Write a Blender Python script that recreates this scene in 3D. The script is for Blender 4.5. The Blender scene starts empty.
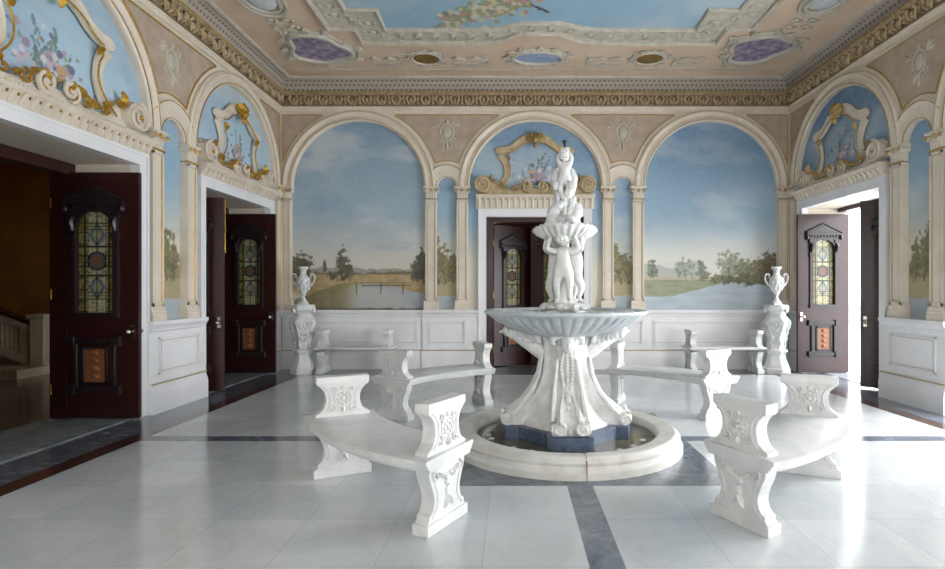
import bpy, bmesh, math, random
import numpy as np
from mathutils import Vector, Matrix
PI = math.pi
random.seed(7)
sc = bpy.context.scene
COL = sc.collection

# ------------------------------------------------------------------ camera
cd = bpy.data.cameras.new('camera')
cam = bpy.data.objects.new('camera', cd); COL.objects.link(cam)
cam.location = (0, 0, 1.5); cam.rotation_euler = (PI/2, 0, 0)
cd.sensor_width = 36; cd.lens = 20.95
cd.shift_x = -0.0429; cd.shift_y = 0.0058
cd.clip_start = 0.05
sc.camera = cam

# ------------------------------------------------------------------ world, lights, exposure
sc.view_settings.view_transform = 'Standard'
sc.view_settings.look = 'None'
sc.view_settings.gamma = 1
sc.view_settings.use_curve_mapping = False
sc.view_settings.exposure = 0.24
w = bpy.data.worlds.new('sky'); sc.world = w; w.use_nodes = True
bg = w.node_tree.nodes['Background']
bg.inputs[0].default_value = (0.93, 0.965, 1.0, 1); bg.inputs[1].default_value = 7.0

def area(name, loc, rot, sx, sy, power, col):
    ld = bpy.data.lights.new(name, 'AREA'); ld.shape = 'RECTANGLE'; ld.size = sx; ld.size_y = sy
    ld.energy = power; ld.color = col
    o = bpy.data.objects.new(name, ld); COL.objects.link(o); o.location = loc; o.rotation_euler = rot
    return o
DAY = (0.97, 0.985, 1.0)
# daylight through the three tall windows behind the camera
for i, x in enumerate((-3.0, 0.42, 3.84)):
    area('window_light', (x, -1.42, 2.0), (PI/2, 0, 0), 1.3, 2.4, 10, DAY)
# daylight through the garden doorways in the right wall
area('doorway_light', (5.95, 5.31, 1.5), (0, PI/2, 0), 2.6, 2.0, 205, DAY)
area('doorway_light', (5.95, 1.6, 1.5), (0, PI/2, 0), 2.6, 2.0, 60, DAY)
# added out-of-view lamp, boosts the sky's light through the far garden doorway
area('sky_fill_light', (10.5, 9.6, 5.6), (0, math.radians(52), math.radians(8)), 4.0, 6.0, 850, DAY)
def point(name, loc, power, col, r=0.15):
    ld = bpy.data.lights.new(name, 'POINT'); ld.energy = power; ld.color = col; ld.shadow_soft_size = r
    o = bpy.data.objects.new(name, ld); COL.objects.link(o); o.location = loc
# unseen amber fill added for the stair hall; lamp of the back room
point('hall_fill', (-9.0, 8.6, 3.2), 8, (1.0, 0.66, 0.3))
point('back_room_lamp', (-0.6, 13.2, 2.6), 12, (1.0, 0.8, 0.5))

# ------------------------------------------------------------------ materials
def srgb(c):
    return tuple(((v/255)/12.92 if v/255 <= 0.04045 else (((v/255)+0.055)/1.055)**2.4) for v in c)
class NT:
    def __init__(s, name):
        s.m = bpy.data.materials.new(name); s.m.use_nodes = True
        s.t = s.m.node_tree; s.n = s.t.nodes; s.l = s.t.links
        s.b = s.n['Principled BSDF']
    def new(s, kind, **kw):
        nd = s.n.new(kind)
        for k, v in kw.items(): setattr(nd, k, v)
        return nd
    def put(s, sock, v):
        if hasattr(v, 'is_output') or isinstance(v, bpy.types.NodeSocket): s.l.new(v, sock)
        else: sock.default_value = v
    def math(s, op, a, b=0.0, c=0.0):
        nd = s.new('ShaderNodeMath', operation=op)
        s.put(nd.inputs[0], a); s.put(nd.inputs[1], b); s.put(nd.inputs[2], c)
        return nd.outputs[0]
    def mix(s, f, a, b):
        nd = s.new('ShaderNodeMix', data_type='RGBA')
        s.put(nd.inputs[0], f); s.put(nd.inputs[6], a); s.put(nd.inputs[7], b)
        return nd.outputs[2]
    def noise(s, scale, detail=4, rough=0.55, vec=None, dist=0.0):
        nd = s.new('ShaderNodeTexNoise'); nd.inputs['Scale'].default_value = scale
        nd.inputs['Detail'].default_value = detail; nd.inputs['Roughness'].default_value = rough
        nd.inputs['Distortion'].default_value = dist
        if vec is None: vec = s.pos()
        s.l.new(vec, nd.inputs['Vector']); return nd.outputs[0]
    def pos(s, world=False):
        if world: return s.new('ShaderNodeNewGeometry').outputs['Position']
        g = s.new('ShaderNodeTexCoord'); return g.outputs['Object']
    def ramp(s, f, lo, hi):
        nd = s.new('ShaderNodeMapRange'); s.put(nd.inputs[0], f)
        nd.inputs[1].default_value = lo; nd.inputs[2].default_value = hi; return nd.outputs[0]
    def bump(s, h, strength, dist=0.01):
        nd = s.new('ShaderNodeBump'); nd.inputs['Strength'].default_value = strength
        nd.inputs['Distance'].default_value = dist; s.l.new(h, nd.inputs['Height'])
        s.l.new(nd.outputs[0], s.b.inputs['Normal'])
def c4(c): return tuple(srgb(c)) + (1,)
def mat(name, a, b=None, rough=0.5, scale=4.0, metal=0.0, bump=0.0, bscale=40.0, lo=0.35, hi=0.7, spec=0.5, dist=0.0):
    t = NT(name)
    if b is None: b = tuple(v*0.9 for v in a)
    f = t.ramp(t.noise(scale, 5, 0.6, dist=dist), lo, hi)
    t.l.new(t.mix(f, c4(a), c4(b)), t.b.inputs['Base Color'])
    t.b.inputs['Roughness'].default_value = rough; t.b.inputs['Metallic'].default_value = metal
    t.b.inputs['Specular IOR Level'].default_value = spec
    if bump: t.bump(t.noise(bscale, 4), bump)
    return t.m
M = {}
M['cream'] = mat('cream_paint', (222, 212, 196), (208, 196, 178), 0.5, 3)
M['white'] = mat('white_paint', (232, 232, 234), (222, 221, 222), 0.35, 2)
M['stucco'] = mat('cream_stucco', (204, 186, 152), (168, 146, 108), 0.6, 9, bump=0.25, bscale=60)
M['mauve'] = mat('mauve_plaster', (186, 170, 152), (166, 148, 130), 0.7, 5, bump=0.2, bscale=30)
M['gold'] = mat('gilding', (206, 166, 70), (150, 112, 40), 0.35, 25, metal=0.55)
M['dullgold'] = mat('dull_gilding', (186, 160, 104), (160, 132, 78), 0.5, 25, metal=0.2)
M['relief'] = mat('grey_relief', (196, 190, 176), (170, 163, 148), 0.6, 9, bump=0.3, bscale=40)
M['frieze'] = mat('frieze_plaster', (190, 172, 140), (140, 118, 84), 0.6, 12, bump=0.3, bscale=50)
M['friezeback'] = mat('frieze_ground', (140, 120, 92), (118, 98, 72), 0.7, 12)
M['peach'] = mat('peach_ceiling_paint', (210, 190, 168), (200, 174, 148), 0.7, 1.6)
M['marble'] = mat('white_marble', (218, 218, 216), (196, 198, 198), 0.3, 3.5, bump=0.08, bscale=30, dist=1.0)
M['oldmarble'] = mat('weathered_white_marble', (216, 214, 208), (180, 176, 164), 0.4, 5, bump=0.15, bscale=25, lo=0.45, hi=0.85)
M['statue'] = mat('carved_statue_marble', (228, 229, 227), (202, 203, 200), 0.4, 10, bump=0.45, bscale=55)
M['greymarble'] = mat('grey_blue_marble', (206, 212, 215), (172, 181, 187), 0.35, 5, dist=1.2)
M['plinth'] = mat('dark_blue_marble', (92, 106, 128), (58, 68, 88), 0.35, 9, dist=1.5, lo=0.3, hi=0.7)
M['wood'] = mat('mahogany', (56, 24, 22), (36, 15, 14), 0.3, 6, dist=2.0, bump=0.05)
M['darkwood'] = mat('dark_carved_mahogany', (44, 33, 36), (30, 21, 24), 0.35, 8)
M['inlay'] = mat('burl_inlay', (150, 96, 60), (104, 56, 34), 0.4, 30)
M['brass'] = mat('brass', (214, 176, 90), (180, 140, 60), 0.25, 20, metal=1.0)
M['chrome'] = mat('silvered_brass', (205, 200, 190), (180, 175, 160), 0.25, 20, metal=1.0)
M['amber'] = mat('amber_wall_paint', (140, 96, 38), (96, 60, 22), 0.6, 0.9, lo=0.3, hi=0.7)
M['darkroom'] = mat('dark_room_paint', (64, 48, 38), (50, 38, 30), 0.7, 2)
M['iron'] = mat('black_metal', (24, 24, 26), (14, 14, 16), 0.4, 20)
M['hallstone'] = mat('hall_stone', (190, 178, 156), (160, 146, 124), 0.4, 3)
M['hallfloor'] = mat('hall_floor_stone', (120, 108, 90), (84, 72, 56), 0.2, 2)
M['terrace'] = mat('terrace_paving', (226, 228, 230), (208, 210, 214), 0.7, 2)
M['threshold'] = mat('threshold_marble', (150, 156, 160), (110, 116, 124), 0.2, 3, dist=1.5)
M['green'] = mat('painted_foliage', (120, 134, 100), (84, 100, 80), 0.7, 20)
M['pink'] = mat('painted_flower', (206, 150, 150), (190, 120, 130), 0.7, 20)
M['plaster'] = mat('soffit_plaster', (214, 212, 210), (200, 198, 196), 0.6, 2)

t = NT('painted_surface')                      # paintings: colours of the picture itself
at = t.new('ShaderNodeAttribute', attribute_name='Col')
n = t.ramp(t.noise(9, 5, 0.6), 0.3, 0.7)
t.l.new(t.mix(t.math('MULTIPLY', n, 0.12), at.outputs['Color'], c4((226, 220, 206))), t.b.inputs['Base Color'])
t.b.inputs['Roughness'].default_value = 0.55; M['paint'] = t.m
t = NT('stained_glass')
at = t.new('ShaderNodeAttribute', attribute_name='Col')
t.l.new(at.outputs['Color'], t.b.inputs['Base Color'])
t.b.inputs['Roughness'].default_value = 0.15
tr = t.new('ShaderNodeBsdfTranslucent'); t.l.new(at.outputs['Color'], tr.inputs['Color'])
mx = t.new('ShaderNodeMixShader'); mx.inputs[0].default_value = 0.45
t.l.new(t.b.outputs[0], mx.inputs[1]); t.l.new(tr.outputs[0], mx.inputs[2])
t.l.new(mx.outputs[0], t.n['Material Output'].inputs[0]); M['stained'] = t.m
t = NT('window_glass'); t.b.inputs['Transmission Weight'].default_value = 1; t.b.inputs['Roughness'].default_value = 0.0
t.b.inputs['Base Color'].default_value = (1, 1, 1, 1); t.b.inputs['IOR'].default_value = 1.05; M['glass'] = t.m
t = NT('pool_water')
t.b.inputs['Transmission Weight'].default_value = 0.85; t.b.inputs['Roughness'].default_value = 0.02
t.b.inputs['IOR'].default_value = 1.33
t.l.new(t.mix(t.noise(2), c4((170, 172, 150)), c4((200, 200, 180))), t.b.inputs['Base Color'])
t.bump(t.noise(14, 2), 0.06, 0.02); M['water'] = t.m
M['poolbed'] = mat('pool_bed', (150, 132, 96), (104, 88, 60), 0.6, 4)

# cove: small painted lattice of dots, mapped in metres
t = NT('diapered_cove')
uv = t.new('ShaderNodeUVMap'); sp = t.new('ShaderNodeSeparateXYZ'); t.l.new(uv.outputs[0], sp.inputs[0])
P = 0.085
row = t.math('FLOOR', t.math('DIVIDE', sp.outputs[1], P))
xs = t.math('ADD', t.math('DIVIDE', sp.outputs[0], P), t.math('MULTIPLY', row, 0.5))
fx = t.math('SUBTRACT', t.math('FRACT', xs), 0.5); fy = t.math('SUBTRACT', t.math('FRACT', t.math('DIVIDE', sp.outputs[1], P)), 0.5)
d = t.math('SQRT', t.math('ADD', t.math('MULTIPLY', fx, fx), t.math('MULTIPLY', fy, fy)))
dot = t.math('LESS_THAN', d, 0.27)
base = t.mix(t.noise(5), c4((184, 174, 160)), c4((164, 154, 142)))
t.l.new(t.mix(dot, base, c4((122, 114, 112))), t.b.inputs['Base Color'])
t.b.inputs['Roughness'].default_value = 0.7; M['cove'] = t.m

# marble floor: slabs with joints, dark strips, square round the pool, brown and grey border
t = NT('marble_floor')
sp = t.new('ShaderNodeSeparateXYZ'); t.l.new(t.pos(True), sp.inputs[0]); X, Y = sp.outputs[0], sp.outputs[1]
def inside(v, a, b): return t.math('MULTIPLY', t.math('GREATER_THAN', v, a), t.math('LESS_THAN', v, b))
def AND(a, b): return t.math('MULTIPLY', a, b)
def OR(a, b): return t.math('MAXIMUM', a, b)
FX0, FX1, FYB = -3.72, 4.62, 9.74
def axis(v, lo, hi, pitch):
    right = t.math('GREATER_THAN', v, hi)
    off = t.math('ADD', lo, t.math('MULTIPLY', right, hi-lo))
    q = t.math('DIVIDE', t.math('SUBTRACT', v, off), pitch)
    fr = t.math('FRACT', q); joint = t.math('GREATER_THAN', t.math('ABSOLUTE', t.math('SUBTRACT', fr, 0.5)), 0.5-0.0045)
    return joint, t.math('FLOOR', q)
jx, ix = axis(X, 0.415, 0.61, 0.585); jy, iy = axis(Y, 5.46, 5.64, 0.62)
cell = t.new('ShaderNodeCombineXYZ'); t.l.new(ix, cell.inputs[0]); t.l.new(iy, cell.inputs[1])
wn = t.new('ShaderNodeTexWhiteNoise'); t.l.new(cell.outputs[0], wn.inputs['Vector'])
cl = t.ramp(t.noise(0.9, 6, 0.65, dist=0.6), 0.3, 0.75)
vein = t.math('ABSOLUTE', t.math('SUBTRACT', t.noise(1.6, 6, 0.6, dist=1.4), 0.5))
vein = t.math('SUBTRACT', 1.0, t.ramp(vein, 0.0, 0.03))
wcol = t.mix(cl, c4((212, 214, 215)), c4((182, 187, 191)))
wcol = t.mix(t.math('MULTIPLY', wn.outputs['Value'], 0.35), wcol, c4((160, 168, 174)))
wcol = t.mix(t.math('MULTIPLY', vein, 0.10), wcol, c4((120, 128, 136)))
joint = OR(jx, jy)
wcol = t.mix(t.math('MULTIPLY', joint, 0.35), wcol, c4((112, 118, 124)))
dcol = t.mix(t.ramp(t.noise(3.5, 7, 0.7, dist=1.5), 0.35, 0.75), c4((66, 74, 88)), c4((128, 138, 150)))
bcol = t.mix(t.noise(3, 6, 0.6, dist=1.0), c4((84, 56, 48)), c4((56, 34, 30)))
strip = OR(inside(X, 0.415, 0.61), inside(Y, 5.46, 5.64))
sq = AND(inside(X, -0.70, 1.72), inside(Y, 4.21, 6.72))
field = AND(inside(X, FX0, FX1), t.math('LESS_THAN', Y, FYB))
brown = AND(inside(X, FX0-0.2, FX1+0.2), t.math('LESS_THAN', Y, FYB+0.12))
grey = AND(inside(X, FX0-0.93, FX1+0.9), t.math('LESS_THAN', Y, 12))
c = t.mix(grey, c4((150, 154, 156)), dcol)
c = t.mix(brown, c, bcol)
inner = t.mix(OR(strip, sq), wcol, dcol)
c = t.mix(field, c, inner)
t.l.new(c, t.b.inputs['Base Color'])
t.l.new(t.math('ADD', 0.10, t.math('MULTIPLY', t.noise(3), 0.12)), t.b.inputs['Roughness'])
t.b.inputs['Specular IOR Level'].default_value = 0.6
t.b.inputs['Coat Weight'].default_value = 0.25; t.b.inputs['Coat Roughness'].default_value = 0.12
M['floor'] = t.m

# ------------------------------------------------------------------ mesh builder
def ident(p): return p
class MB:
    def __init__(s, T=ident): s.v = []; s.f = []; s.T = T
    def pt(s, x, y, z): s.v.append(s.T((x, y, z))); return len(s.v)-1
    def face(s, ids): s.f.append(tuple(ids))
    def box(s, x0, x1, y0, y1, z0, z1):
        i = [s.pt(x, y, z) for z in (z0, z1) for y in (y0, y1) for x in (x0, x1)]
        for q in ((0,1,3,2),(4,6,7,5),(0,4,5,1),(2,3,7,6),(0,2,6,4),(1,5,7,3)): s.face([i[k] for k in q])
    def prism_y(s, poly, y0, y1):            # polygon in x,z
        a = [s.pt(p[0], y0, p[1]) for p in poly]; b = [s.pt(p[0], y1, p[1]) for p in poly]
        n = len(poly); s.face(a); s.face(b[::-1])
        for k in range(n): s.face((a[k], a[(k+1) % n], b[(k+1) % n], b[k]))
    def prism_x(s, poly, x0, x1):            # polygon in y,z
        a = [s.pt(x0, p[0], p[1]) for p in poly]; b = [s.pt(x1, p[0], p[1]) for p in poly]
        n = len(poly); s.face(a); s.face(b[::-1])
        for k in range(n): s.face((a[k], a[(k+1) % n], b[(k+1) % n], b[k]))
    def prism_z(s, poly, z0, z1, top=1.0, cx=0, cy=0):
        a = [s.pt(p[0], p[1], z0) for p in poly]
        b = [s.pt(cx+(p[0]-cx)*top, cy+(p[1]-cy)*top, z1) for p in poly]
        n = len(poly); s.face(a); s.face(b[::-1])
        for k in range(n): s.face((a[k], a[(k+1) % n], b[(k+1) % n], b[k]))
    def tube(s, pts, r, n=6, closed=False, flat=1.0):
        pts = [Vector(p) for p in pts]; m = len(pts)
        rr = r if isinstance(r, (list, tuple)) else [r]*m
        up = None; rings = []
        for k in range(m):
            if closed: tg = pts[(k+1) % m]-pts[k-1]
            else: tg = pts[min(k+1, m-1)]-pts[max(k-1, 0)]
            if tg.length < 1e-9: tg = Vector((0, 0, 1))
            tg.normalize()
            if up is None:
                up = Vector((0, 1, 0)) if abs(tg.y) < 0.9 else Vector((0, 0, 1))
            up = (up - tg*up.dot(tg))
            if up.length < 1e-6: up = tg.orthogonal()
            up.normalize(); sd = tg.cross(up)
            rings.append([s.pt(*(pts[k] + sd*(math.cos(2*PI*j/n)*rr[k]) + up*(math.sin(2*PI*j/n)*rr[k]*flat))) for j in range(n)])
        for k in range(m if closed else m-1):
            a, b = rings[k], rings[(k+1) % m]
            for j in range(n): s.face((a[j], a[(j+1) % n], b[(j+1) % n], b[j]))
        if not closed: s.face(rings[0][::-1]); s.face(rings[-1])
    def sweep(s, pts, prof, scale=None, closed=False, y=0.0):
        """profile (across, depth) swept along 2D points in x,z; depth goes towards -y"""
        m = len(pts); rings = []
        for k in range(m):
            if closed: a, b = pts[k-1], pts[(k+1) % m]
            else: a, b = pts[max(k-1, 0)], pts[min(k+1, m-1)]
            tx, tz = b[0]-a[0], b[1]-a[1]; L = math.hypot(tx, tz) or 1
            nx, nz = -tz/L, tx/L; q = 1 if scale is None else scale[k]
            rings.append([s.pt(pts[k][0]+nx*c[0]*q, y-c[1]*min(1, q+0.3), pts[k][1]+nz*c[0]*q) for c in prof])
        n = len(prof)
        for k in range(m if closed else m-1):
            a, b = rings[k], rings[(k+1) % m]
            for j in range(n): s.face((a[j], a[(j+1) % n], b[(j+1) % n], b[j]))
        if not closed: s.face(rings[0]); s.face(rings[-1][::-1])
    def lathe(s, prof, n=32, c=(0, 0), rf=None, caps=True):
        rings = []
        for i, (r, z) in enumerate(prof):
            ring = []
            for j in range(n):
                th = 2*PI*j/n; R = rf(th, r, z, i) if rf else r
                ring.append(s.pt(c[0]+R*math.cos(th), c[1]+R*math.sin(th), z))
            rings.append(ring)
        for k in range(len(rings)-1):
            a, b = rings[k], rings[k+1]
            for j in range(n): s.face((a[j], a[(j+1) % n], b[(j+1) % n], b[j]))
        if caps: s.face(rings[0][::-1]); s.face(rings[-1])
    def ball(s, c, r, n=10, m=6):
        rx, ry, rz = (r, r, r) if not isinstance(r, (tuple, list)) else r
        top = s.pt(c[0], c[1], c[2]+rz); rings = []
        for i in range(1, m):
            a = PI*i/m
            rings.append([s.pt(c[0]+rx*math.sin(a)*math.cos(2*PI*j/n), c[1]+ry*math.sin(a)*math.sin(2*PI*j/n), c[2]+rz*math.cos(a)) for j in range(n)])
        bot = s.pt(c[0], c[1], c[2]-rz)
        for j in range(n):
            s.face((top, rings[0][j], rings[0][(j+1) % n])); s.face((bot, rings[-1][(j+1) % n], rings[-1][j]))
        for k in range(m-2):
            for j in range(n): s.face((rings[k][j], rings[k+1][j], rings[k+1][(j+1) % n], rings[k][(j+1) % n]))
    def scroll(s, cx, cz, r, turns=1.6, a0=0.0, d=1, w=0.03, y=0.0, n=6):
        """spiral roll lying on the wall plane, thick end outside"""
        pts = []; rr = []; N = int(14*turns)+2
        for k in range(N):
            t_ = k/(N-1); a = a0+d*2*PI*turns*t_; q = r*(1-t_)**0.9+0.004
            pts.append((cx+q*math.cos(a), y-w*0.5-0.3*w*t_*2, cz+q*math.sin(a))); rr.append(w*(1-0.55*t_))
        s.tube(pts, rr, n)
        s.ball((cx, y-w*0.8, cz), (w*0.8, w*0.9, w*0.8), 8, 5)
    def leaf(s, x, z, ang, L, W, y=0.0, d=0.04):
        """acanthus leaf blade lying on the wall plane"""
        N = 7; ca, sa = math.cos(ang), math.sin(ang); L_, C_, R_ = [], [], []
        for k in range(N):
            t_ = k/(N-1); ww = W*math.sin(PI*min(1, 0.12+0.88*t_))*(0.8+0.2*(k % 2)); h = d*math.sin(PI*t_*0.9+0.2)+0.004
            px, pz = x+ca*L*t_, z+sa*L*t_
            L_.append(s.pt(px-sa*ww, y, pz+ca*ww)); C_.append(s.pt(px, y-h-d*0.3, pz)); R_.append(s.pt(px+sa*ww, y, pz-ca*ww))
        for k in range(N-1):
            s.face((L_[k], L_[k+1], C_[k+1], C_[k])); s.face((C_[k], C_[k+1], R_[k+1], R_[k]))
    def build(s, name, m, parent=None, angle=35, bevel=0.0, subsurf=0):
        V = [tuple(p) for p in s.v]
        if parent is not None:
            off = Vector((0, 0, 0)); q = parent
            while q is not None: off += q.location; q = q.parent
            loc = (0, 0, 0)
        else:
            A = np.array(V); off = Vector(((A[:, 0].min()+A[:, 0].max())/2, (A[:, 1].min()+A[:, 1].max())/2, A[:, 2].min())); loc = off
        me = bpy.data.meshes.new(name)
        me.from_pydata([(p[0]-off[0], p[1]-off[1], p[2]-off[2]) for p in V], [], s.f)
        bm = bmesh.new(); bm.from_mesh(me); bmesh.ops.recalc_face_normals(bm, faces=bm.faces); bm.to_mesh(me); bm.free()
        me.materials.append(M[m] if isinstance(m, str) else m)
        me.polygons.foreach_set('use_smooth', [True]*len(me.polygons))
        me.set_sharp_from_angle(angle=math.radians(angle))
        o = bpy.data.objects.new(name, me); COL.objects.link(o); o.location = loc
        if parent is not None: o.parent = parent
        if bevel:
            b = o.modifiers.new('bevel', 'BEVEL'); b.width = bevel; b.segments = 2; b.limit_method = 'ANGLE'; b.angle_limit = math.radians(40)
            b.harden_normals = False
        if subsurf:
            b = o.modifiers.new('subsurf', 'SUBSURF'); b.levels = subsurf; b.render_levels = subsurf
        return o
def tag(o, label=None, cat=None, group=None, kind=None):
    if label: o['label'] = label
    if cat: o['category'] = cat
    if group: o['group'] = group
    if kind: o['kind'] = kind
    return o
def empty(name, loc, label=None, cat=None, group=None, kind=None):
    o = bpy.data.objects.new(name, None); COL.objects.link(o); o.location = loc; o.empty_display_size = 0.1
    return tag(o, label, cat, group, kind)
def copy_tree(o, parent=None):
    c = o.copy(); COL.objects.link(c)
    if parent is not None: c.parent = parent
    for ch in list(o.children): copy_tree(ch, c)
    return c
def struct(o, label=None, cat=None): return tag(o, label, cat, None, 'structure')

# wall frames: build everything as if on the back wall, x along it, -y out of it
XL, XR, YB, YF = -4.42, 5.26, 10.47, -1.5
TB = lambda p: (p[0], YB+p[1], p[2])
TL = lambda p: (XL-p[1], p[0], p[2])
TR = lambda p: (XR+p[1], p[0], p[2])
H = 5.46; SP = 3.46; PLT = 4.93
BACK = dict(T=TB, lo=XL, hi=XR, arches=[(-2.94, 1.25), (0.42, 1.25), (3.76, 1.25)], niches=[(-1.26, 0.18), (2.09, 0.18)], cut=[(-0.51, 1.35, 2.89)])
SIDE = dict(lo=YF, hi=YB, arches=[(5.31, 1.33), (8.885, 1.265)], niches=[(7.125, 0.24)], cut=[(4.17, 6.45, 2.97), (7.84, 9.93, 2.97)])
LEFT = dict(SIDE, T=TL); RIGHT = dict(SIDE, T=TR, cut=SIDE['cut']+[(0.5, 2.7, 2.97)])
def smooth_arc(c, r, z, n=48, a0=PI, a1=0.0): return [(c+r*math.cos(a0+(a1-a0)*k/n), z+r*math.sin(a0+(a1-a0)*k/n)) for k in range(n+1)]

# ------------------------------------------------------------------ painted surfaces (numpy)
_rng = np.random.RandomState(3); _lat = _rng.rand(257, 257); _lat[256] = _lat[0]; _lat[:, 256] = _lat[:, 0]
def vnoise(x, y):
    xi = np.floor(x).astype(int); yi = np.floor(y).astype(int); fx = x-xi; fy = y-yi
    fx = fx*fx*(3-2*fx); fy = fy*fy*(3-2*fy); a = xi % 256; b = yi % 256
    return (_lat[a, b]*(1-fx)+_lat[a+1, b]*fx)*(1-fy)+(_lat[a, b+1]*(1-fx)+_lat[a+1, b+1]*fx)*fy
def fbm(x, y, o=5):
    s = 0; a = 0.5; t_ = 0
    for k in range(o): s = s+a*vnoise(x*2**k+17*k, y*2**k+31*k); t_ += a; a *= 0.5
    return s/t_
def ss(x, a, b): q = np.clip((x-a)/(b-a), 0, 1); return q*q*(3-2*q)
def over(c, m, col): m = np.clip(m, 0, 1)[:, None]; return c*(1-m)+np.array(col, float)[None]*m if not isinstance(col, np.ndarray) else c*(1-m)+col*m
def lin(c):
    c = np.clip(c, 0, 255)/255.0
    return np.where(c <= 0.04045, c/12.92, ((c+0.055)/1.055)**2.4)
def paint_grid(name, P, nu, nv, colors, m, parent=None, keep=None, T=None):
    """P (nu*nv,3) wall-frame points, row-major in v"""
    idx = np.arange(nu*nv).reshape(nv, nu)
    q = np.stack([idx[:-1, :-1], idx[:-1, 1:], idx[1:, 1:], idx[1:, :-1]], -1).reshape(-1, 4)
    if keep is not None: q = q[keep.reshape(-1)[q].all(1)]
    V = np.array([T(p) for p in P.tolist()]) if T else P
    if parent is None: off = np.array([V[:, 0].mean(), V[:, 1].mean(), V[:, 2].min()])
    else: off = np.array(parent.location)
    me = bpy.data.meshes.new(name); me.from_pydata((V-off).tolist(), [], q.tolist())
    ca = me.color_attributes.new('Col', 'FLOAT_COLOR', 'POINT')
    ca.data.foreach_set('color', np.concatenate([lin(colors), np.ones((len(V), 1))], 1).ravel().astype(np.float32))
    me.materials.append(M[m]); me.polygons.foreach_set('use_smooth', [True]*len(me.polygons))
    o = bpy.data.objects.new(name, me); COL.objects.link(o)
    if parent is not None: o.parent = parent
    else: o.location = off.tolist()
    return o
def wall_painting(W, x0, x1, z0, z1, fn, step=0.014, y=0.052, hole=None, name='wall_painting', parent=None):
    nu = max(4, int((x1-x0)/step)); nv = max(4, int((z1-z0)/step))
    u = np.linspace(x0, x1, nu); z = np.linspace(z0, z1, nv); U, Z = np.meshgrid(u, z); U = U.ravel(); Z = Z.ravel()
    keep = None
    if hole is not None: keep = ~((U > hole[0]) & (U < hole[1]) & (Z < hole[2]))
    P = np.stack([U, np.full_like(U, y), Z], 1)
    return paint_grid(name, P, nu, nv, fn(U, Z), 'paint', parent, keep, W['T'])
def sky(U, Z, top, mid, low, hz=1.85, seed=0, cloud=0.5):
    q = ss(Z, hz, 3.1)[:, None]; q2 = ss(Z, 2.9, 4.7)[:, None]
    c = np.array(low, float)*(1-q)+np.array(mid, float)*q; c = c*(1-q2)+np.array(top, float)*q2
    n = fbm(U*0.75+seed, Z*1.9+seed*3.1, 6); c = over(c, ss(n, 0.48, 0.74)*cloud, (214, 212, 208))
    n = fbm(U*1.2+seed+40, Z*2.6+seed, 5); c = over(c, ss(n, 0.5, 0.75)*cloud*0.7, (126, 148, 180))
    return c
def tree(c, U, Z, x, z0, h, wd, col, seed=0, a=0.95):
    n = fbm(U*16+seed, Z*16+seed, 4)
    d = np.sqrt(((U-x-0.15*wd*(n-0.5))/wd)**2+((Z-z0-h*0.58)/(h*0.5))**2)
    m = ss(1.1-d+(n-0.5)*1.7, 0.0, 0.34)
    sh = np.clip(fbm(U*24+seed*2, Z*24, 3), 0, 1)[:, None]
    cc = np.array(col, float)[None]*(0.65+0.75*sh)
    c = over(c, m*a, cc)
    tr = (np.abs(U-x-0.03*np.sin(Z*9)) < 0.02*h+0.004) & (Z > z0-0.01) & (Z < z0+h*0.45)
    return over(c, tr*0.8*a, np.array(col, float)[None]*0.7)
def hline(U, z, amp, sc_, seed): return z+amp*(fbm(U*sc_+seed, U*0+seed, 4)-0.5)
def mural_left(U, Z):
    c = sky(U, Z, (124, 154, 176), (154, 176, 190), (204, 198, 186), seed=2, cloud=0.6)
    h = 1.79
    c = over(c, (Z < hline(U, h+0.12, 0.16, 5, 3))*0.75, (132, 130, 118))
    c = over(c, (Z < hline(U, h+0.05, 0.12, 9, 8)), (104, 100, 72))
    c = over(c, (Z < h), (176, 150, 104)); c = over(c, (Z < h)*ss(fbm(U*6, Z*30), 0.4, 0.7)*0.6, (140, 118, 76))
    wat = ss(Z - hline(U, 1.50, 0.08, 4, 1) - 0.10*np.cos((U+2.7)*2.2), 0.012, -0.012)
    refl = sky(U, 3.2-Z, (120, 140, 160), (150, 168, 184), (196, 196, 190), hz=1.6, seed=5)*0.9
    c = over(c, wat, refl)
    c = over(c, ss(Z-hline(U, 1.63-0.35*np.clip(-3.3-U, 0, 1), 0.06, 5, 6), 0.01, -0.01)*ss(-U, 2.85, 3.45), (118, 108, 70))
    c = over(c, ss(Z-hline(U, 1.155, 0.05, 8, 12), 0.01, -0.01), (84, 76, 56))
    for x, z0, hh, wd, s in ((-4.0, 1.66, 0.5, 0.17, 1), (-4.16, 1.62, 0.44, 0.16, 2), (-3.28, 1.68, 0.52, 0.10, 3), (-3.14, 1.68, 0.34, 0.08, 4), (-3.45, 1.7, 0.14, 0.09, 5), (-1.74, 1.62, 0.56, 0.12, 6), (-1.86, 1.66, 0.34, 0.1, 8), (-3.6, 1.84, 0.22, 0.03, 9)):
        c = tree(c, U, Z, x, z0, hh, wd, (70, 66, 44), s)
    br = ((np.abs(Z-1.64) < 0.008) & (U > -3.05) & (U < -1.9)) | ((np.abs(Z-1.585) < 0.008) & (U > -2.9) & (U < -1.95))
    for xx in (-3.0, -2.53, -2.1): br |= (np.abs(U-xx) < 0.014) & (Z < 1.66) & (Z > 1.42)
    return over(c, br*0.8, (96, 82, 66))
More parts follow.
